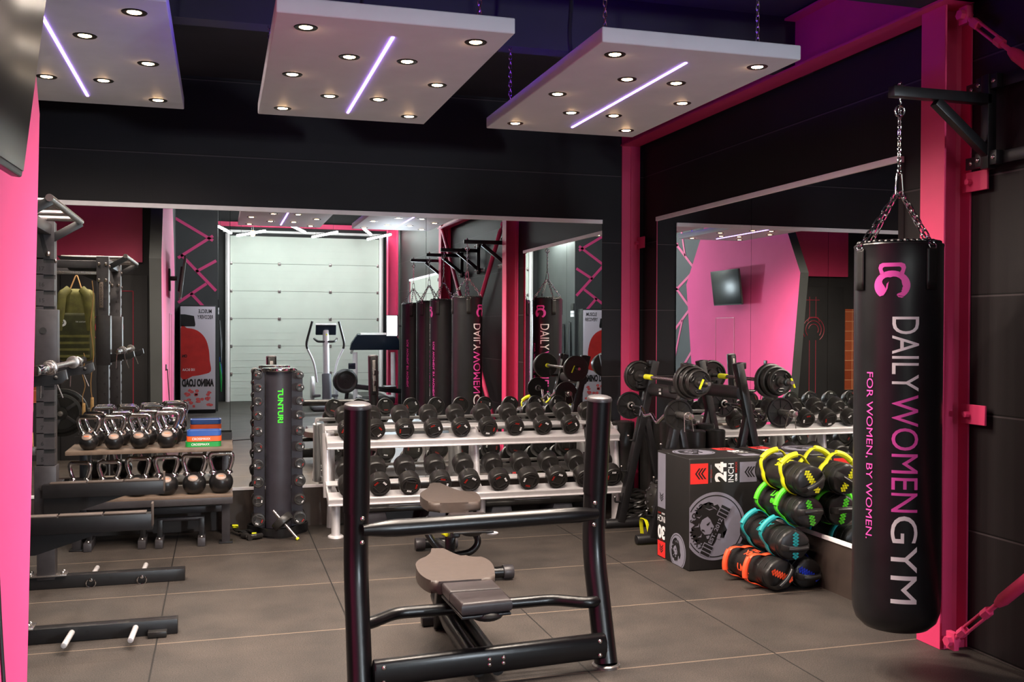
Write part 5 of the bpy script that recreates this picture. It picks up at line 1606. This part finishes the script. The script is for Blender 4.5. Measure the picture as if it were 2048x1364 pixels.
# ================================================================== power rack on the left
UX, YN, YF = -1.035, 5.60, 6.755          # uprights
t = Thing('power_rack', (UX, 6.2, 0), 'black half power rack with numbered uprights behind the pink wall', 'power rack')
TOPZ = 2.285
for y, near in ((YF, False), (YN, True)):
    # upright: a square tube with slots, built in lengths so that the slots are real gaps in the front plate
    u = t.part(MB().box((UX, y + 0.022, TOPZ / 2 + 0.03), (0.104, 0.056, TOPZ - 0.06), 0, None, 0.004), 'upright', 'charsteel')
    mb, sl, nums = MB(), MB(), MB()
    z, k = 2.06, 17
    mb.box((UX, y - 0.03, 0.30), (0.104, 0.05, 0.48), 0, None, 0.004)
    n = 0
    while k >= 1:
        # one pitch: plate with a slot cut from its right side
        zt = z
        mb.box((UX - 0.031, y - 0.03, zt - 0.052), (0.042, 0.05, 0.104), 0)
        mb.box((UX + 0.021, y - 0.03, zt - 0.067), (0.062, 0.05, 0.072), 0)
        for yy, flip in ((y - 0.0556, 1), (y + 0.0506, -1)):
            put_text(nums, str(k), frame((UX - 0.018 * flip, yy, zt - 0.066), (flip, 0, 0), (0, 0, 1)), None, 0.026, 0, 0.02, 0.0004)
        z -= 0.0985; k -= 1
    mb.box((UX, y - 0.03, 2.17), (0.104, 0.05, 0.235), 0)
    t.part(mb, 'slotted_plate', 'charsteel', u)
    t.part(MB().box((UX + 0.016, y - 0.026, 1.3), (0.066, 0.04, 1.7)), 'slot_lining', 'blackp', u)
    t.part(nums, 'number_print', 'blackp', u, smooth=0)
    # gusset plates and bolts at the head
    mb = MB()
    m = Matrix(((1, 0, 0, UX), (0, 0, -1, y - 0.056), (0, 1, 0, 0), (0, 0, 0, 1)))
    mb.prism([(-0.40, 2.29), (-0.03, 2.27), (0.0, 2.16), (0.03, 2.06), (-0.06, 2.06), (-0.30, 2.16)], 0, 0.008, 0, m)
    t.part(mb, 'gusset_plate', 'black')
    mb = MB()
    for z_ in (2.235, 2.085):
        mb.ball((UX + 0.018, y - 0.066, z_), 0.016, 12, 0, (1, 0.6, 1)); mb.ball((UX - 0.06, y - 0.066, z_), 0.016, 12, 0, (1, 0.6, 1))
        mb.ball((UX + 0.056, y - 0.02, z_ - 0.04), 0.014, 12, 0, (0.7, 1, 1))
        for sx in (-0.03, 0.03): mb.ball((UX + sx, y + 0.052, z_ - 0.02), 0.015, 12, 0, (1, 0.6, 1))
    t.part(mb, 'head_bolt', 'zinc')
    # base beam with pins
    z0 = 0.0
    bx0 = -1.6
    bb = t.part(MB().box(((bx0 - 0.215) / 2, y - 0.01, 0.04), (-0.215 - bx0, 0.075, 0.078), 0, None, 0.003), 'base_beam', 'black')
    for x in (-0.735, -0.425) if near else (-0.775, -0.475):
        mb = MB()
        if near: mb.cyl((x, y - 0.045, 0.05), (x - 0.008, y - 0.27, 0.05), 0.0145, n=16, bev=0.003)
        else: mb.cyl((x, y + 0.02, 0.055), (x + 0.005, y + 0.24, 0.055), 0.0145, n=16, bev=0.003)
        t.part(mb, 'band_peg', 'silver', bb)
        if not near:
            mb = MB().cyl((x, y - 0.045, 0.045), (x, y - 0.068, 0.045), 0.011, n=14, bev=0.003)
            mb.tube([(x + 0.028 * math.cos(R(a)), y - 0.066, 0.028 + 0.027 * math.sin(R(a))) for a in range(-230, 60, 20)], 0.0035, 6)
            t.part(mb, 'ring_pin', 'chrome', bb)
    mb = MB().cyl((-0.66, y - 0.0477, 0.045), (-0.66, y - 0.0485, 0.045), 0.011, n=16)
    t.part(mb, 'beam_hole', 'blackp', bb)
    mb = MB().box((UX, y - 0.01, 0.085), (0.24, 0.11, 0.010), 0, None, 0.002)
    for sx in (-0.09, 0.095):
        for sy in (-0.03, 0.02): mb.ball((UX + sx, y - 0.01 + sy, 0.097), 0.013, 10)
    t.part(mb, 'foot_bracket', 'steel', bb)
    if near: t.part(MB().box((-0.315, y - 0.075, 0.018), (0.095, 0.055, 0.03), 0, None, 0.003), 'rubber_block', 'rubber', bb)
    # spotter arm
    za = 0.620
    sa = t.part(MB().box((-0.69, y - 0.09, za), (0.71, 0.065, 0.085), 0, None, 0.003), 'spotter_arm', 'black')
    mb = MB()
    for i in range(3): mb.box((-0.90 + 0.215 * i, y - 0.09, za + 0.0475), (0.208, 0.062, 0.010), 0, None, 0.003)
    mb.box((-0.338, y - 0.09, za + 0.035), (0.010, 0.066, 0.12), 0, None, 0.002)
    t.part(mb, 'rubber_facing', 'pad', sa)
    m = Matrix(((1, 0, 0, 0), (0, 0, 1, y - 0.095), (0, 1, 0, 0), (0, 0, 0, 1)))
    t.part(MB().prism([(-1.04, za - 0.04), (-0.55, za - 0.04), (-0.90, za - 0.15), (-1.04, za - 0.15)], 0, 0.012, 0, m), 'arm_gusset', 'black', sa)
    t.part(MB().box((UX, y - 0.01, za + 0.0), (0.125, 0.125, 0.30), 0, None, 0.003).cyl((UX - 0.01, y - 0.07, za + 0.02), (UX - 0.01, y - 0.085, za + 0.02), 0.02, n=18), 'arm_sleeve', 'charsteel', sa)
    # bar cup
    zj = 1.391
    jc = t.part(MB().box((UX + 0.005, y - 0.008, zj + 0.12), (0.125, 0.12, 0.46), 0, None, 0.003), 'cup_sleeve', 'charsteel')
    m = Matrix(((1, 0, 0, UX), (0, 0, 1, y - 0.03), (0, 1, 0, 0), (0, 0, 0, 1)))
    t.part(MB().prism([(0.05, zj - 0.10), (0.13, zj - 0.06), (0.245, zj - 0.055), (0.275, zj - 0.03), (0.265, zj + 0.02), (0.235, zj + 0.01), (0.21, zj - 0.012), (0.07, zj - 0.012), (0.05, zj + 0.02)], 0, 0.07, 0, m, 0.004, 2), 'bar_cup', 'black', jc)
    t.part(MB().cyl((UX - 0.01, y - 0.068, zj + 0.22), (UX - 0.01, y - 0.073, zj + 0.22), 0.02, n=20).ball((UX + 0.225, y - 0.035, zj - 0.02), 0.011, 10), 'cup_pin', 'blackp', jc)
# frame ties and chin-up station
t.part(MB().bar((UX, YN, 2.24), (UX, YF, 2.24), 0.07, 0.07, 0, 0.004), 'top_tie', 'charsteel')
t.part(MB().bar((-1.56, YN - 0.02, 0.04), (-1.56, YF + 0.02, 0.04), 0.075, 0.075, 0, 0.004), 'base_tie', 'charsteel')
for y in (YN, YF):
    t.part(MB().bar((UX, y, 2.21), (-1.95, y, 2.21), 0.07, 0.07, 0, 0.004), 'rear_tie', 'charsteel')
    t.part(MB().bar((-1.95, y, 0.0), (-1.95, y, 2.24), 0.09, 0.09, 0, 0.004), 'rear_upright', 'charsteel')
    t.part(MB().bar((UX, y - 0.035, 2.16), (UX + 0.205, y - 0.035, 2.285), 0.008, 0.05, 0, 0.002), 'chin_arm', 'black')
t.part(MB().bar((-1.90, YF + 0.03, 2.13), (UX - 0.05, YF + 0.03, 2.13), 0.05, 0.03, 0, 0.003), 'steel_rail', 'steel')
t.part(MB().cyl((-0.835, YN - 0.06, 2.295), (-0.84, YF + 0.02, 2.295), 0.0195, n=20), 'chin_bar', 'steel')
for y in (5.66, 5.80, 5.94, 6.25, 6.55):
    t.part(MB().cyl((-0.84, y, 2.29), (-1.42, y, 2.29), 0.016, n=16), 'grip_bar', 'steel')
mb = MB().box((UX - 0.01, YF + 0.052, 1.93), (0.034, 0.004, 0.235), 0, None, 0.001)
lb = t.part(mb, 'maker_label', 'badge')
mb = MB()
put_text(mb, 'CROSSMAXX', frame((UX - 0.01, YF + 0.0545, 1.93), (0, 0, -1), (-1, 0, 0)), 0.20, 0.02)
t.part(mb, 'label_lettering', 'blackp', lb, smooth=0)

# barbell in the cups
bx_, bz_ = -0.875, 1.414
t = Thing('olympic_barbell', (bx_, 6.2, bz_), 'long steel olympic barbell resting in the cups of the power rack', 'barbell')
t.part(MB().cyl((bx_, 5.80, bz_), (bx_, 6.70, bz_), 0.0145, n=20), 'shaft', 'steel')
for s, ya, yb in ((-1, 5.81, 5.38), (1, 6.69, 7.15)):
    t.part(MB().cyl((bx_, ya, bz_), (bx_, yb, bz_), 0.0255, n=28, bev=0.003), 'sleeve', 'chrome')
    t.part(MB().cyl((bx_, ya - 0.012, bz_), (bx_, ya + 0.018, bz_), 0.040, n=28, bev=0.006), 'collar', 'steel')
    yc_ = ya + s * (0.06 if s < 0 else 0.15)
    cl = MB()
    for k in range(3): cl.torus((0, 0, 0), 0.029, 0.0032, T(bx_, yc_ + 0.008 * k, bz_) @ Matrix.Rotation(PI / 2, 4, 'X'), 20, 6)
    for sx in (-1, 1): cl.tube(fillet([(bx_ + 0.028 * sx, yc_, bz_), (bx_ + 0.036 * sx, yc_ + 0.01, bz_ - 0.07), (bx_ + 0.055 * sx + 0.015, yc_ + 0.015, bz_ - 0.16)], 0.02, 3), 0.0042, 6)
    t.part(cl, 'spring_clip', 'steel')

# backpack, ropes and plates hung on the rack, seen in the mirror
px_, py_, pz_ = -1.25, 6.80, 1.32
t = Thing('weighted_backpack', (px_, py_, pz_), 'olive green tactical backpack hanging on the power rack, seen reflected', 'backpack')
m = T(px_, py_ + 0.06, pz_ + 0.33)
t.part(MB().box((0, 0, 0), (0.31, 0.15, 0.66), 0, m, 0.06, 4), 'bag_body', 'olive')
t.part(MB().box((0, 0.085, -0.10), (0.27, 0.07, 0.42), 0, m, 0.028, 3), 'front_pocket', 'olive2')
mb = MB()
for s in (-1, 1):
    mb.tube(fillet([m @ Vector((s * 0.05, 0.06, 0.33)), m @ Vector((s * 0.10, 0.105, 0.28)), m @ Vector((s * 0.115, 0.125, 0.12)), m @ Vector((s * 0.11, 0.11, -0.05))], 0.05, 4), 0.034, 8, rx=0.012, upv=(0, 1, 0))
t.part(mb, 'shoulder_pad', 'olive')
mb = MB()
for k in range(4): mb.box((0, 0.122, -0.10 - 0.06 * k), (0.25, 0.006, 0.022), 0, m, 0.001, 1)
t.part(mb, 'webbing', 'olive')
t.part(MB().tube([m @ Vector((0.12 * math.cos(R(a)), 0.112, -0.02 + 0.10 * math.sin(R(a)))) for a in range(5, 180, 12)], 0.006, 6), 'zip_edge', 'yellow')
mb = MB()
put_text(mb, 'TACTICAL VEST', frame(m @ Vector((0.05, 0.1215, 0.03)), (-1, 0, 0), (0, 0, 1)), 0.085, 0.010)
t.part(mb, 'white_lettering', 'whitemark', smooth=0)
mm = frame(m @ Vector((-0.10, 0.1215, 0.02)), (-1, 0, 0), (0, 0, 1))
mb = MB(); mb.flat(disc(0.032, 28), 0, mm)
pt = t.part(mb, 'round_patch', 'whitemark', smooth=0)
mb = MB(); put_text(mb, 'Q', mm, None, 0.032, 0, 0.04, 0.0015)
t.part(mb, 'patch_letter', 'blackp', pt, smooth=0)
t.part(MB().tube(fillet([m @ Vector((-0.05, 0.03, 0.32)), (px_, py_ + 0.04, pz_ + 0.80), m @ Vector((0.05, 0.03, 0.32))], 0.04, 5), 0.006, 6), 'hanging_loop', 'rope')
def skip_rope(x, y, z0, z1, label):
    t = Thing('jump_rope', (x, y, z1), label, 'jump rope', 'tan ropes on the power rack')
    pts = [(x + 0.012 * math.sin(k * 0.9), y, z0 + (z1 - z0) * k / 14) for k in range(15)]
    t.part(MB().tube(pts, 0.004, 6), 'cord', 'rope')
    t.part(MB().cyl((x, y, z1 + 0.02), (x, y, z1 - 0.12), 0.013, 0.016, n=14, bev=0.003), 'wood_grip', 'wood')
skip_rope(-1.10, 7.02, 2.05, 0.98, 'tan jump rope with a wooden grip hanging nearest the rack upright, seen reflected')
skip_rope(-1.17, 7.02, 1.40, 0.93, 'shorter tan jump rope with a wooden grip behind the kettlebells, seen reflected')
for i, (y, r, lab) in enumerate(((6.92, 0.215, 'big black bumper plate with spokes on the low rack peg, seen reflected'), (6.985, 0.17, 'smaller bumper plate in front of the big one on the low rack peg, seen reflected'))):
    t = Thing('bumper_plate', (-1.36, y, 0.86 - r), lab, 'weight plate', 'plates stored on the power rack')
    m = align((0, 1, 0)); m.translation = (-1.36, y - 0.03, 0.86)
    t.part(MB().lathe([(0.025, 0), (r, 0), (r, 0.05), (r * 0.88, 0.055), (r * 0.86, 0.045), (r * 0.35, 0.042), (r * 0.32, 0.055), (0.025, 0.055)], 44, 0, m), 'disc', 'rubber')
    mb = MB()
    for k in range(5):
        mm = m @ Matrix.Rotation(2 * PI * k / 5, 4, 'Z'); mb.box((r * 0.6, 0, 0.046), (r * 0.55, 0.03, 0.014), 0, mm, 0.003)
    t.part(mb, 'spoke', 'charsteel')
    t.part(MB().box((r * 0.55, -r * 0.3, 0.05), (r * 0.5, 0.05, 0.008), 0, m, 0.001), 'blue_print', 'blue')
t = bpy.data.objects['power_rack']
pg = MB().cyl((-1.36, 6.76, 0.86), (-1.36, 7.06, 0.86), 0.024, n=20, bev=0.004).bar((-1.36, 6.76, 0.86), (UX, 6.76, 0.86), 0.05, 0.05, 0, 0.003)
o = pg.build('storage_peg', 'steel'); o.data.transform(Matrix.Translation(-t.location)); o.parent = t

# ================================================================== machines in the front of the hall (seen in the mirror)
# elliptical trainer
EX, EY = 2.02, -3.35
t = Thing('elliptical_trainer', (EX, EY, 0), 'silver and black elliptical trainer before the roller door, seen reflected', 'elliptical trainer')
t.part(MB().box((EX, EY, 0.06), (0.56, 0.95, 0.10), 0, None, 0.04, 3), 'base', 'darkgrey')
t.part(MB().tube([(EX, EY + 0.22, 0.1), (EX, EY + 0.16, 0.9), (EX, EY + 0.08, 1.58)], 0.062, 20, rx=0.085, upv=(0, 1, 0)), 'mast', 'silver')
t.part(MB().tube([(EX, EY + 0.32, 0.1), (EX, EY + 0.30, 0.45), (EX, EY + 0.22, 0.72)], 0.09, 20, rx=0.06, upv=(0, 1, 0)), 'drive_cover', 'darkgrey')
m = T(EX, EY + 0.10, 1.60) @ Matrix.Rotation(R(-20), 4, 'X')
c = t.part(MB().box((0, 0, 0), (0.40, 0.06, 0.22), 0, m, 0.015, 3), 'console', 'glass')
t.part(MB().box((0, 0, 0.11), (0.41, 0.08, 0.012), 0, m, 0.003), 'console_top', 'silver', c)
t.part(MB().cyl((EX, EY + 0.235, 1.50), (EX, EY + 0.25, 1.50), 0.016, n=16), 'badge', 'yellow', c)
t.part(MB().tube(fillet([(EX - 0.22, EY + 0.02, 1.42), (EX - 0.17, EY + 0.16, 1.36), (EX + 0.17, EY + 0.16, 1.36), (EX + 0.22, EY + 0.02, 1.42)], 0.06), 0.022, 12), 'fixed_grip', 'black')
for s in (-1, 1):
    arm = fillet([(EX + s * 0.16, EY, 0.55), (EX + s * 0.22, EY, 0.95), (EX + s * 0.385, EY + 0.02, 1.28), (EX + s * 0.33, EY + 0.02, 1.50), (EX + s * 0.26, EY + 0.05, 1.76)], 0.15, 6)
    a = t.part(MB().tube(arm[:10], 0.021, 12), 'moving_arm', 'silver')
    t.part(MB().tube(arm[9:], 0.024, 12), 'foam_grip', 'rubber', a)
    t.part(MB().bar((EX + s * 0.17, EY + 0.25, 0.30), (EX + s * 0.20, EY - 0.45, 0.24), 0.12, 0.05, 0, 0.012), 'pedal', 'darkgrey')
    t.part(MB().cyl((EX + s * 0.20, EY - 0.25, 0.42), (EX + s * 0.26, EY - 0.25, 0.42), 0.24, n=36, bev=0.01), 'flywheel_cover', 'silver')
# rowing machine
t = Thing('rowing_machine', (2.85, -3.4, 0), 'black rowing machine with round flywheel cage, seen reflected', 'rowing machine')
fwp = Vector((2.33, -2.75, 0.60))
m = align((0.15, 1, 0)); m.translation = fwp - Vector((0, 0.08, 0))
t.part(MB().lathe([(0, 0), (0.20, 0), (0.235, 0.03), (0.24, 0.08), (0.235, 0.14), (0.20, 0.165), (0.17, 0.16), (0.16, 0.15), (0.03, 0.148), (0.025, 0.16), (0, 0.16)], 44, 0, m), 'flywheel_cage', 'rubber')
mb = MB()
for r_ in (0.06, 0.09, 0.12, 0.15): mb.torus((0, 0, 0.152), r_, 0.004, m, 36, 6)
t.part(mb, 'vent_ring', 'rubber2')
t.part(MB().bar((2.40, -2.9, 0.50), (3.70, -3.55, 0.32), 0.07, 0.10, 0, 0.01), 'monorail', 'black')
mb = MB(); put_text(mb, 'AIR', frame((2.98, -3.125, 0.425), (-0.9, 0.44, 0.12), (0.05, 0, 1)), 0.22, 0.06)
t.part(mb, 'white_lettering', 'greyp', smooth=0)
t.part(MB().bar((2.35, -2.85, 0.03), (2.42, -2.95, 0.50), 0.06, 0.06, 0, 0.01).bar((2.15, -2.80, 0.03), (2.55, -2.90, 0.03), 0.06, 0.05, 0, 0.01), 'front_leg', 'black')
t.part(MB().bar((3.66, -3.54, 0.03), (3.66, -3.54, 0.32), 0.05, 0.05, 0, 0.01), 'rear_leg', 'black')
t.part(MB().box((3.3, -3.35, 0.44), (0.26, 0.30, 0.05), 0, None, 0.02, 3), 'seat', 'rubber')
t.part(MB().tube([(2.42, -2.92, 0.55), (2.50, -2.98, 0.80)], 0.016, 10).box((2.50, -2.98, 0.88), (0.14, 0.03, 0.12), 0, None, 0.01), 'monitor', 'glass')
# treadmill
TXX, TYY = 3.12, -4.75
t = Thing('treadmill', (TXX, TYY, 0), 'dark treadmill with wide console beside the bag row, seen reflected', 'treadmill')
t.part(MB().box((TXX, TYY, 0.12), (0.80, 1.7, 0.14), 0, None, 0.03, 3), 'deck', 'black')
t.part(MB().box((TXX, TYY - 0.05, 0.195), (0.52, 1.55, 0.012)), 'belt', 'rubber')
for s in (-1, 1):
    t.part(MB().box((TXX + s * 0.33, TYY, 0.20), (0.10, 1.6, 0.03), 0, None, 0.008), 'side_step', 'silver')
    t.part(MB().tube([(TXX + s * 0.40, TYY + 0.62, 0.15), (TXX + s * 0.40, TYY + 0.55, 1.12)], 0.035, 14, rx=0.05), 'console_post', 'silver')
    t.part(MB().tube(fillet([(TXX + s * 0.40, TYY + 0.62, 1.30), (TXX + s * 0.41, TYY + 0.25, 1.18), (TXX + s * 0.40, TYY - 0.05, 1.10)], 0.1), 0.03, 12), 'hand_rail', 'silver')
m = T(TXX, TYY + 0.68, 1.33) @ Matrix.Rotation(R(-24), 4, 'X')
c = t.part(MB().prism([(-0.52, -0.16), (0.52, -0.16), (0.50, 0.06), (0.42, 0.19), (-0.38, 0.19), (-0.50, -0.02)], -0.04, 0.04, 0, m @ Matrix.Rotation(PI / 2, 4, 'X'), 0.012, 2), 'console', 'glass')
t.part(MB().box((0.02, -0.02, 0.185), (0.66, 0.10, 0.02), 0, m, 0.006), 'console_top', 'silver', c)

# drinks poster fridge and the things hung beside it
t = Thing('drinks_fridge', (-0.40, -3.28, 0), 'tall black fridge with a white and red drink poster on its door, seen reflected', 'fridge')
t.part(MB().box((-0.40, -3.30, 1.03), (0.66, 0.38, 2.05), 0, None, 0.008), 'cabinet', 'black')
def PF(x, z): return frame((x, -3.105, z), (-1, 0, 0), (0, 0, 1))      # poster face looks to +y; its reading side runs to -x
pan = t.part(MB().box((-0.395, -3.107, 1.05), (0.63, 0.012, 1.96), 0, None, 0.003), 'door_panel', 'poster')
FXC, FZC = -0.395, 1.05
pf = lambda x, z, l=0.0: frame((FXC, -3.1005 + l, FZC), (-1, 0, 0), (0, 0, 1)) @ T(x, z, 0)
jar = smooth_outline([(0.312, 0.56), (0.20, 0.57), (0.06, 0.545), (-0.06, 0.47), (-0.15, 0.34), (-0.20, 0.15), (-0.215, -0.05), (-0.235, -0.25), (-0.10, -0.31), (0.10, -0.345), (0.312, -0.36)], 3)
mb = MB().flat([(min(x, 0.312), y) for x, y in jar], 0, pf(0, 0))
jj = t.part(mb, 'red_jar', 'posterred', pan, smooth=0)
mb = MB().flat([(0.312, 0.60), (0.055, 0.60), (0.045, 0.64), (0.07, 0.80), (0.24, 0.83), (0.312, 0.83)], 0, pf(0, 0))
t.part(mb, 'black_lid', 'blackp', pan, smooth=0)
mb = MB()
for i in range(26):
    a = random.random(); b = random.random()
    mb.flat([(x * (0.02 + 0.03 * random.random()) - 0.26 + 0.52 * a, y * 0.028 - 0.94 + 0.34 * b) for x, y in disc(1.0, 12)], 0, pf(0, 0), 0.0002 * (i % 5))
t.part(mb, 'berries', 'posterpink', pan, smooth=0)
mb = MB()
put_text(mb, 'MUSCLE', pf(-0.13, 0.89, 0.001), 0.24, 0.075, 0, 0.02)
put_text(mb, 'RECOVERY', pf(-0.13, 0.78, 0.001), 0.28, 0.075, 0, 0.02)
put_text(mb, 'AMINO LOAD', pf(0.0, -0.47, 0.002), 0.58, 0.15, 0, 0.06)
put_text(mb, 'ON', pf(0.24, 0.04, 0.002), 0.09, 0.06, 0, 0.06)
t.part(mb, 'black_lettering', 'blackp', pan, smooth=0)
mb = MB(); put_text(mb, '100 BCAA', pf(0.17, -0.22, 0.002), 0.22, 0.05)
t.part(mb, 'white_lettering', 'whitemark', pan, smooth=0)
def hung(kind, x, y, z, w, h, m_, lab, cat, n=5):
    t = Thing(kind, (x, y, z - h), lab, cat, 'gear hung at the end of the passage wall')
    t.part(MB().tube([(x - 0.012, y, z + 0.02), (x + 0.03, y, z + 0.02), (x + 0.04, y, z + 0.04)], 0.006, 6), 'wall_hook', 'black')
    for k in range(n):
        dy = (k - n / 2) * w / n
        pts = fillet([(x + 0.03, y + dy * 0.2, z + 0.02), (x + 0.05, y + dy, z - h * (0.55 + 0.09 * (k % 4))), (x + 0.06, y + dy * 1.3, z - h * (0.75 + 0.06 * (k % 3))), (x + 0.07, y + dy * 0.7, z - h * 0.4), (x + 0.03, y - dy * 0.2, z + 0.02)], 0.08, 5)
        t.part(MB().tube(pts, 0.020, 6, rx=0.010), 'loop', m_)
hung('resistance_band', -0.03, -3.75, 1.75, 0.22, 1.0, 'rubber', 'black resistance bands hung beside the fridge, seen reflected', 'exercise band')
hung('strap_bundle', -0.03, -4.15, 1.70, 0.26, 0.9, 'canvas', 'bundle of black straps hung in the passage, seen reflected', 'straps')
hung('green_band', -0.03, -4.5, 0.9, 0.10, 0.7, 'bandgreen', 'green resistance bands hung low in the passage, seen reflected', 'exercise band')
hung('blue_band', -0.03, -4.75, 1.0, 0.14, 0.6, 'bandblue', 'blue resistance bands hung low in the passage, seen reflected', 'exercise band')
t = Thing('wall_calendar', (-0.015, -3.95, 1.95), 'small black and white calendar on the passage wall, seen reflected', 'calendar')
t.part(MB().box((-0.02, -3.62, 2.10), (0.02, 0.20, 0.16), 0, None, 0.002), 'head', 'blackp')
mb = MB()
for i in range(4):
    for j in range(2): mb.box((-0.02, -3.695 + 0.05 * i, 1.99 - 0.07 * j), (0.02, 0.042, 0.06))
t.part(mb, 'date_block', 'whitemark')
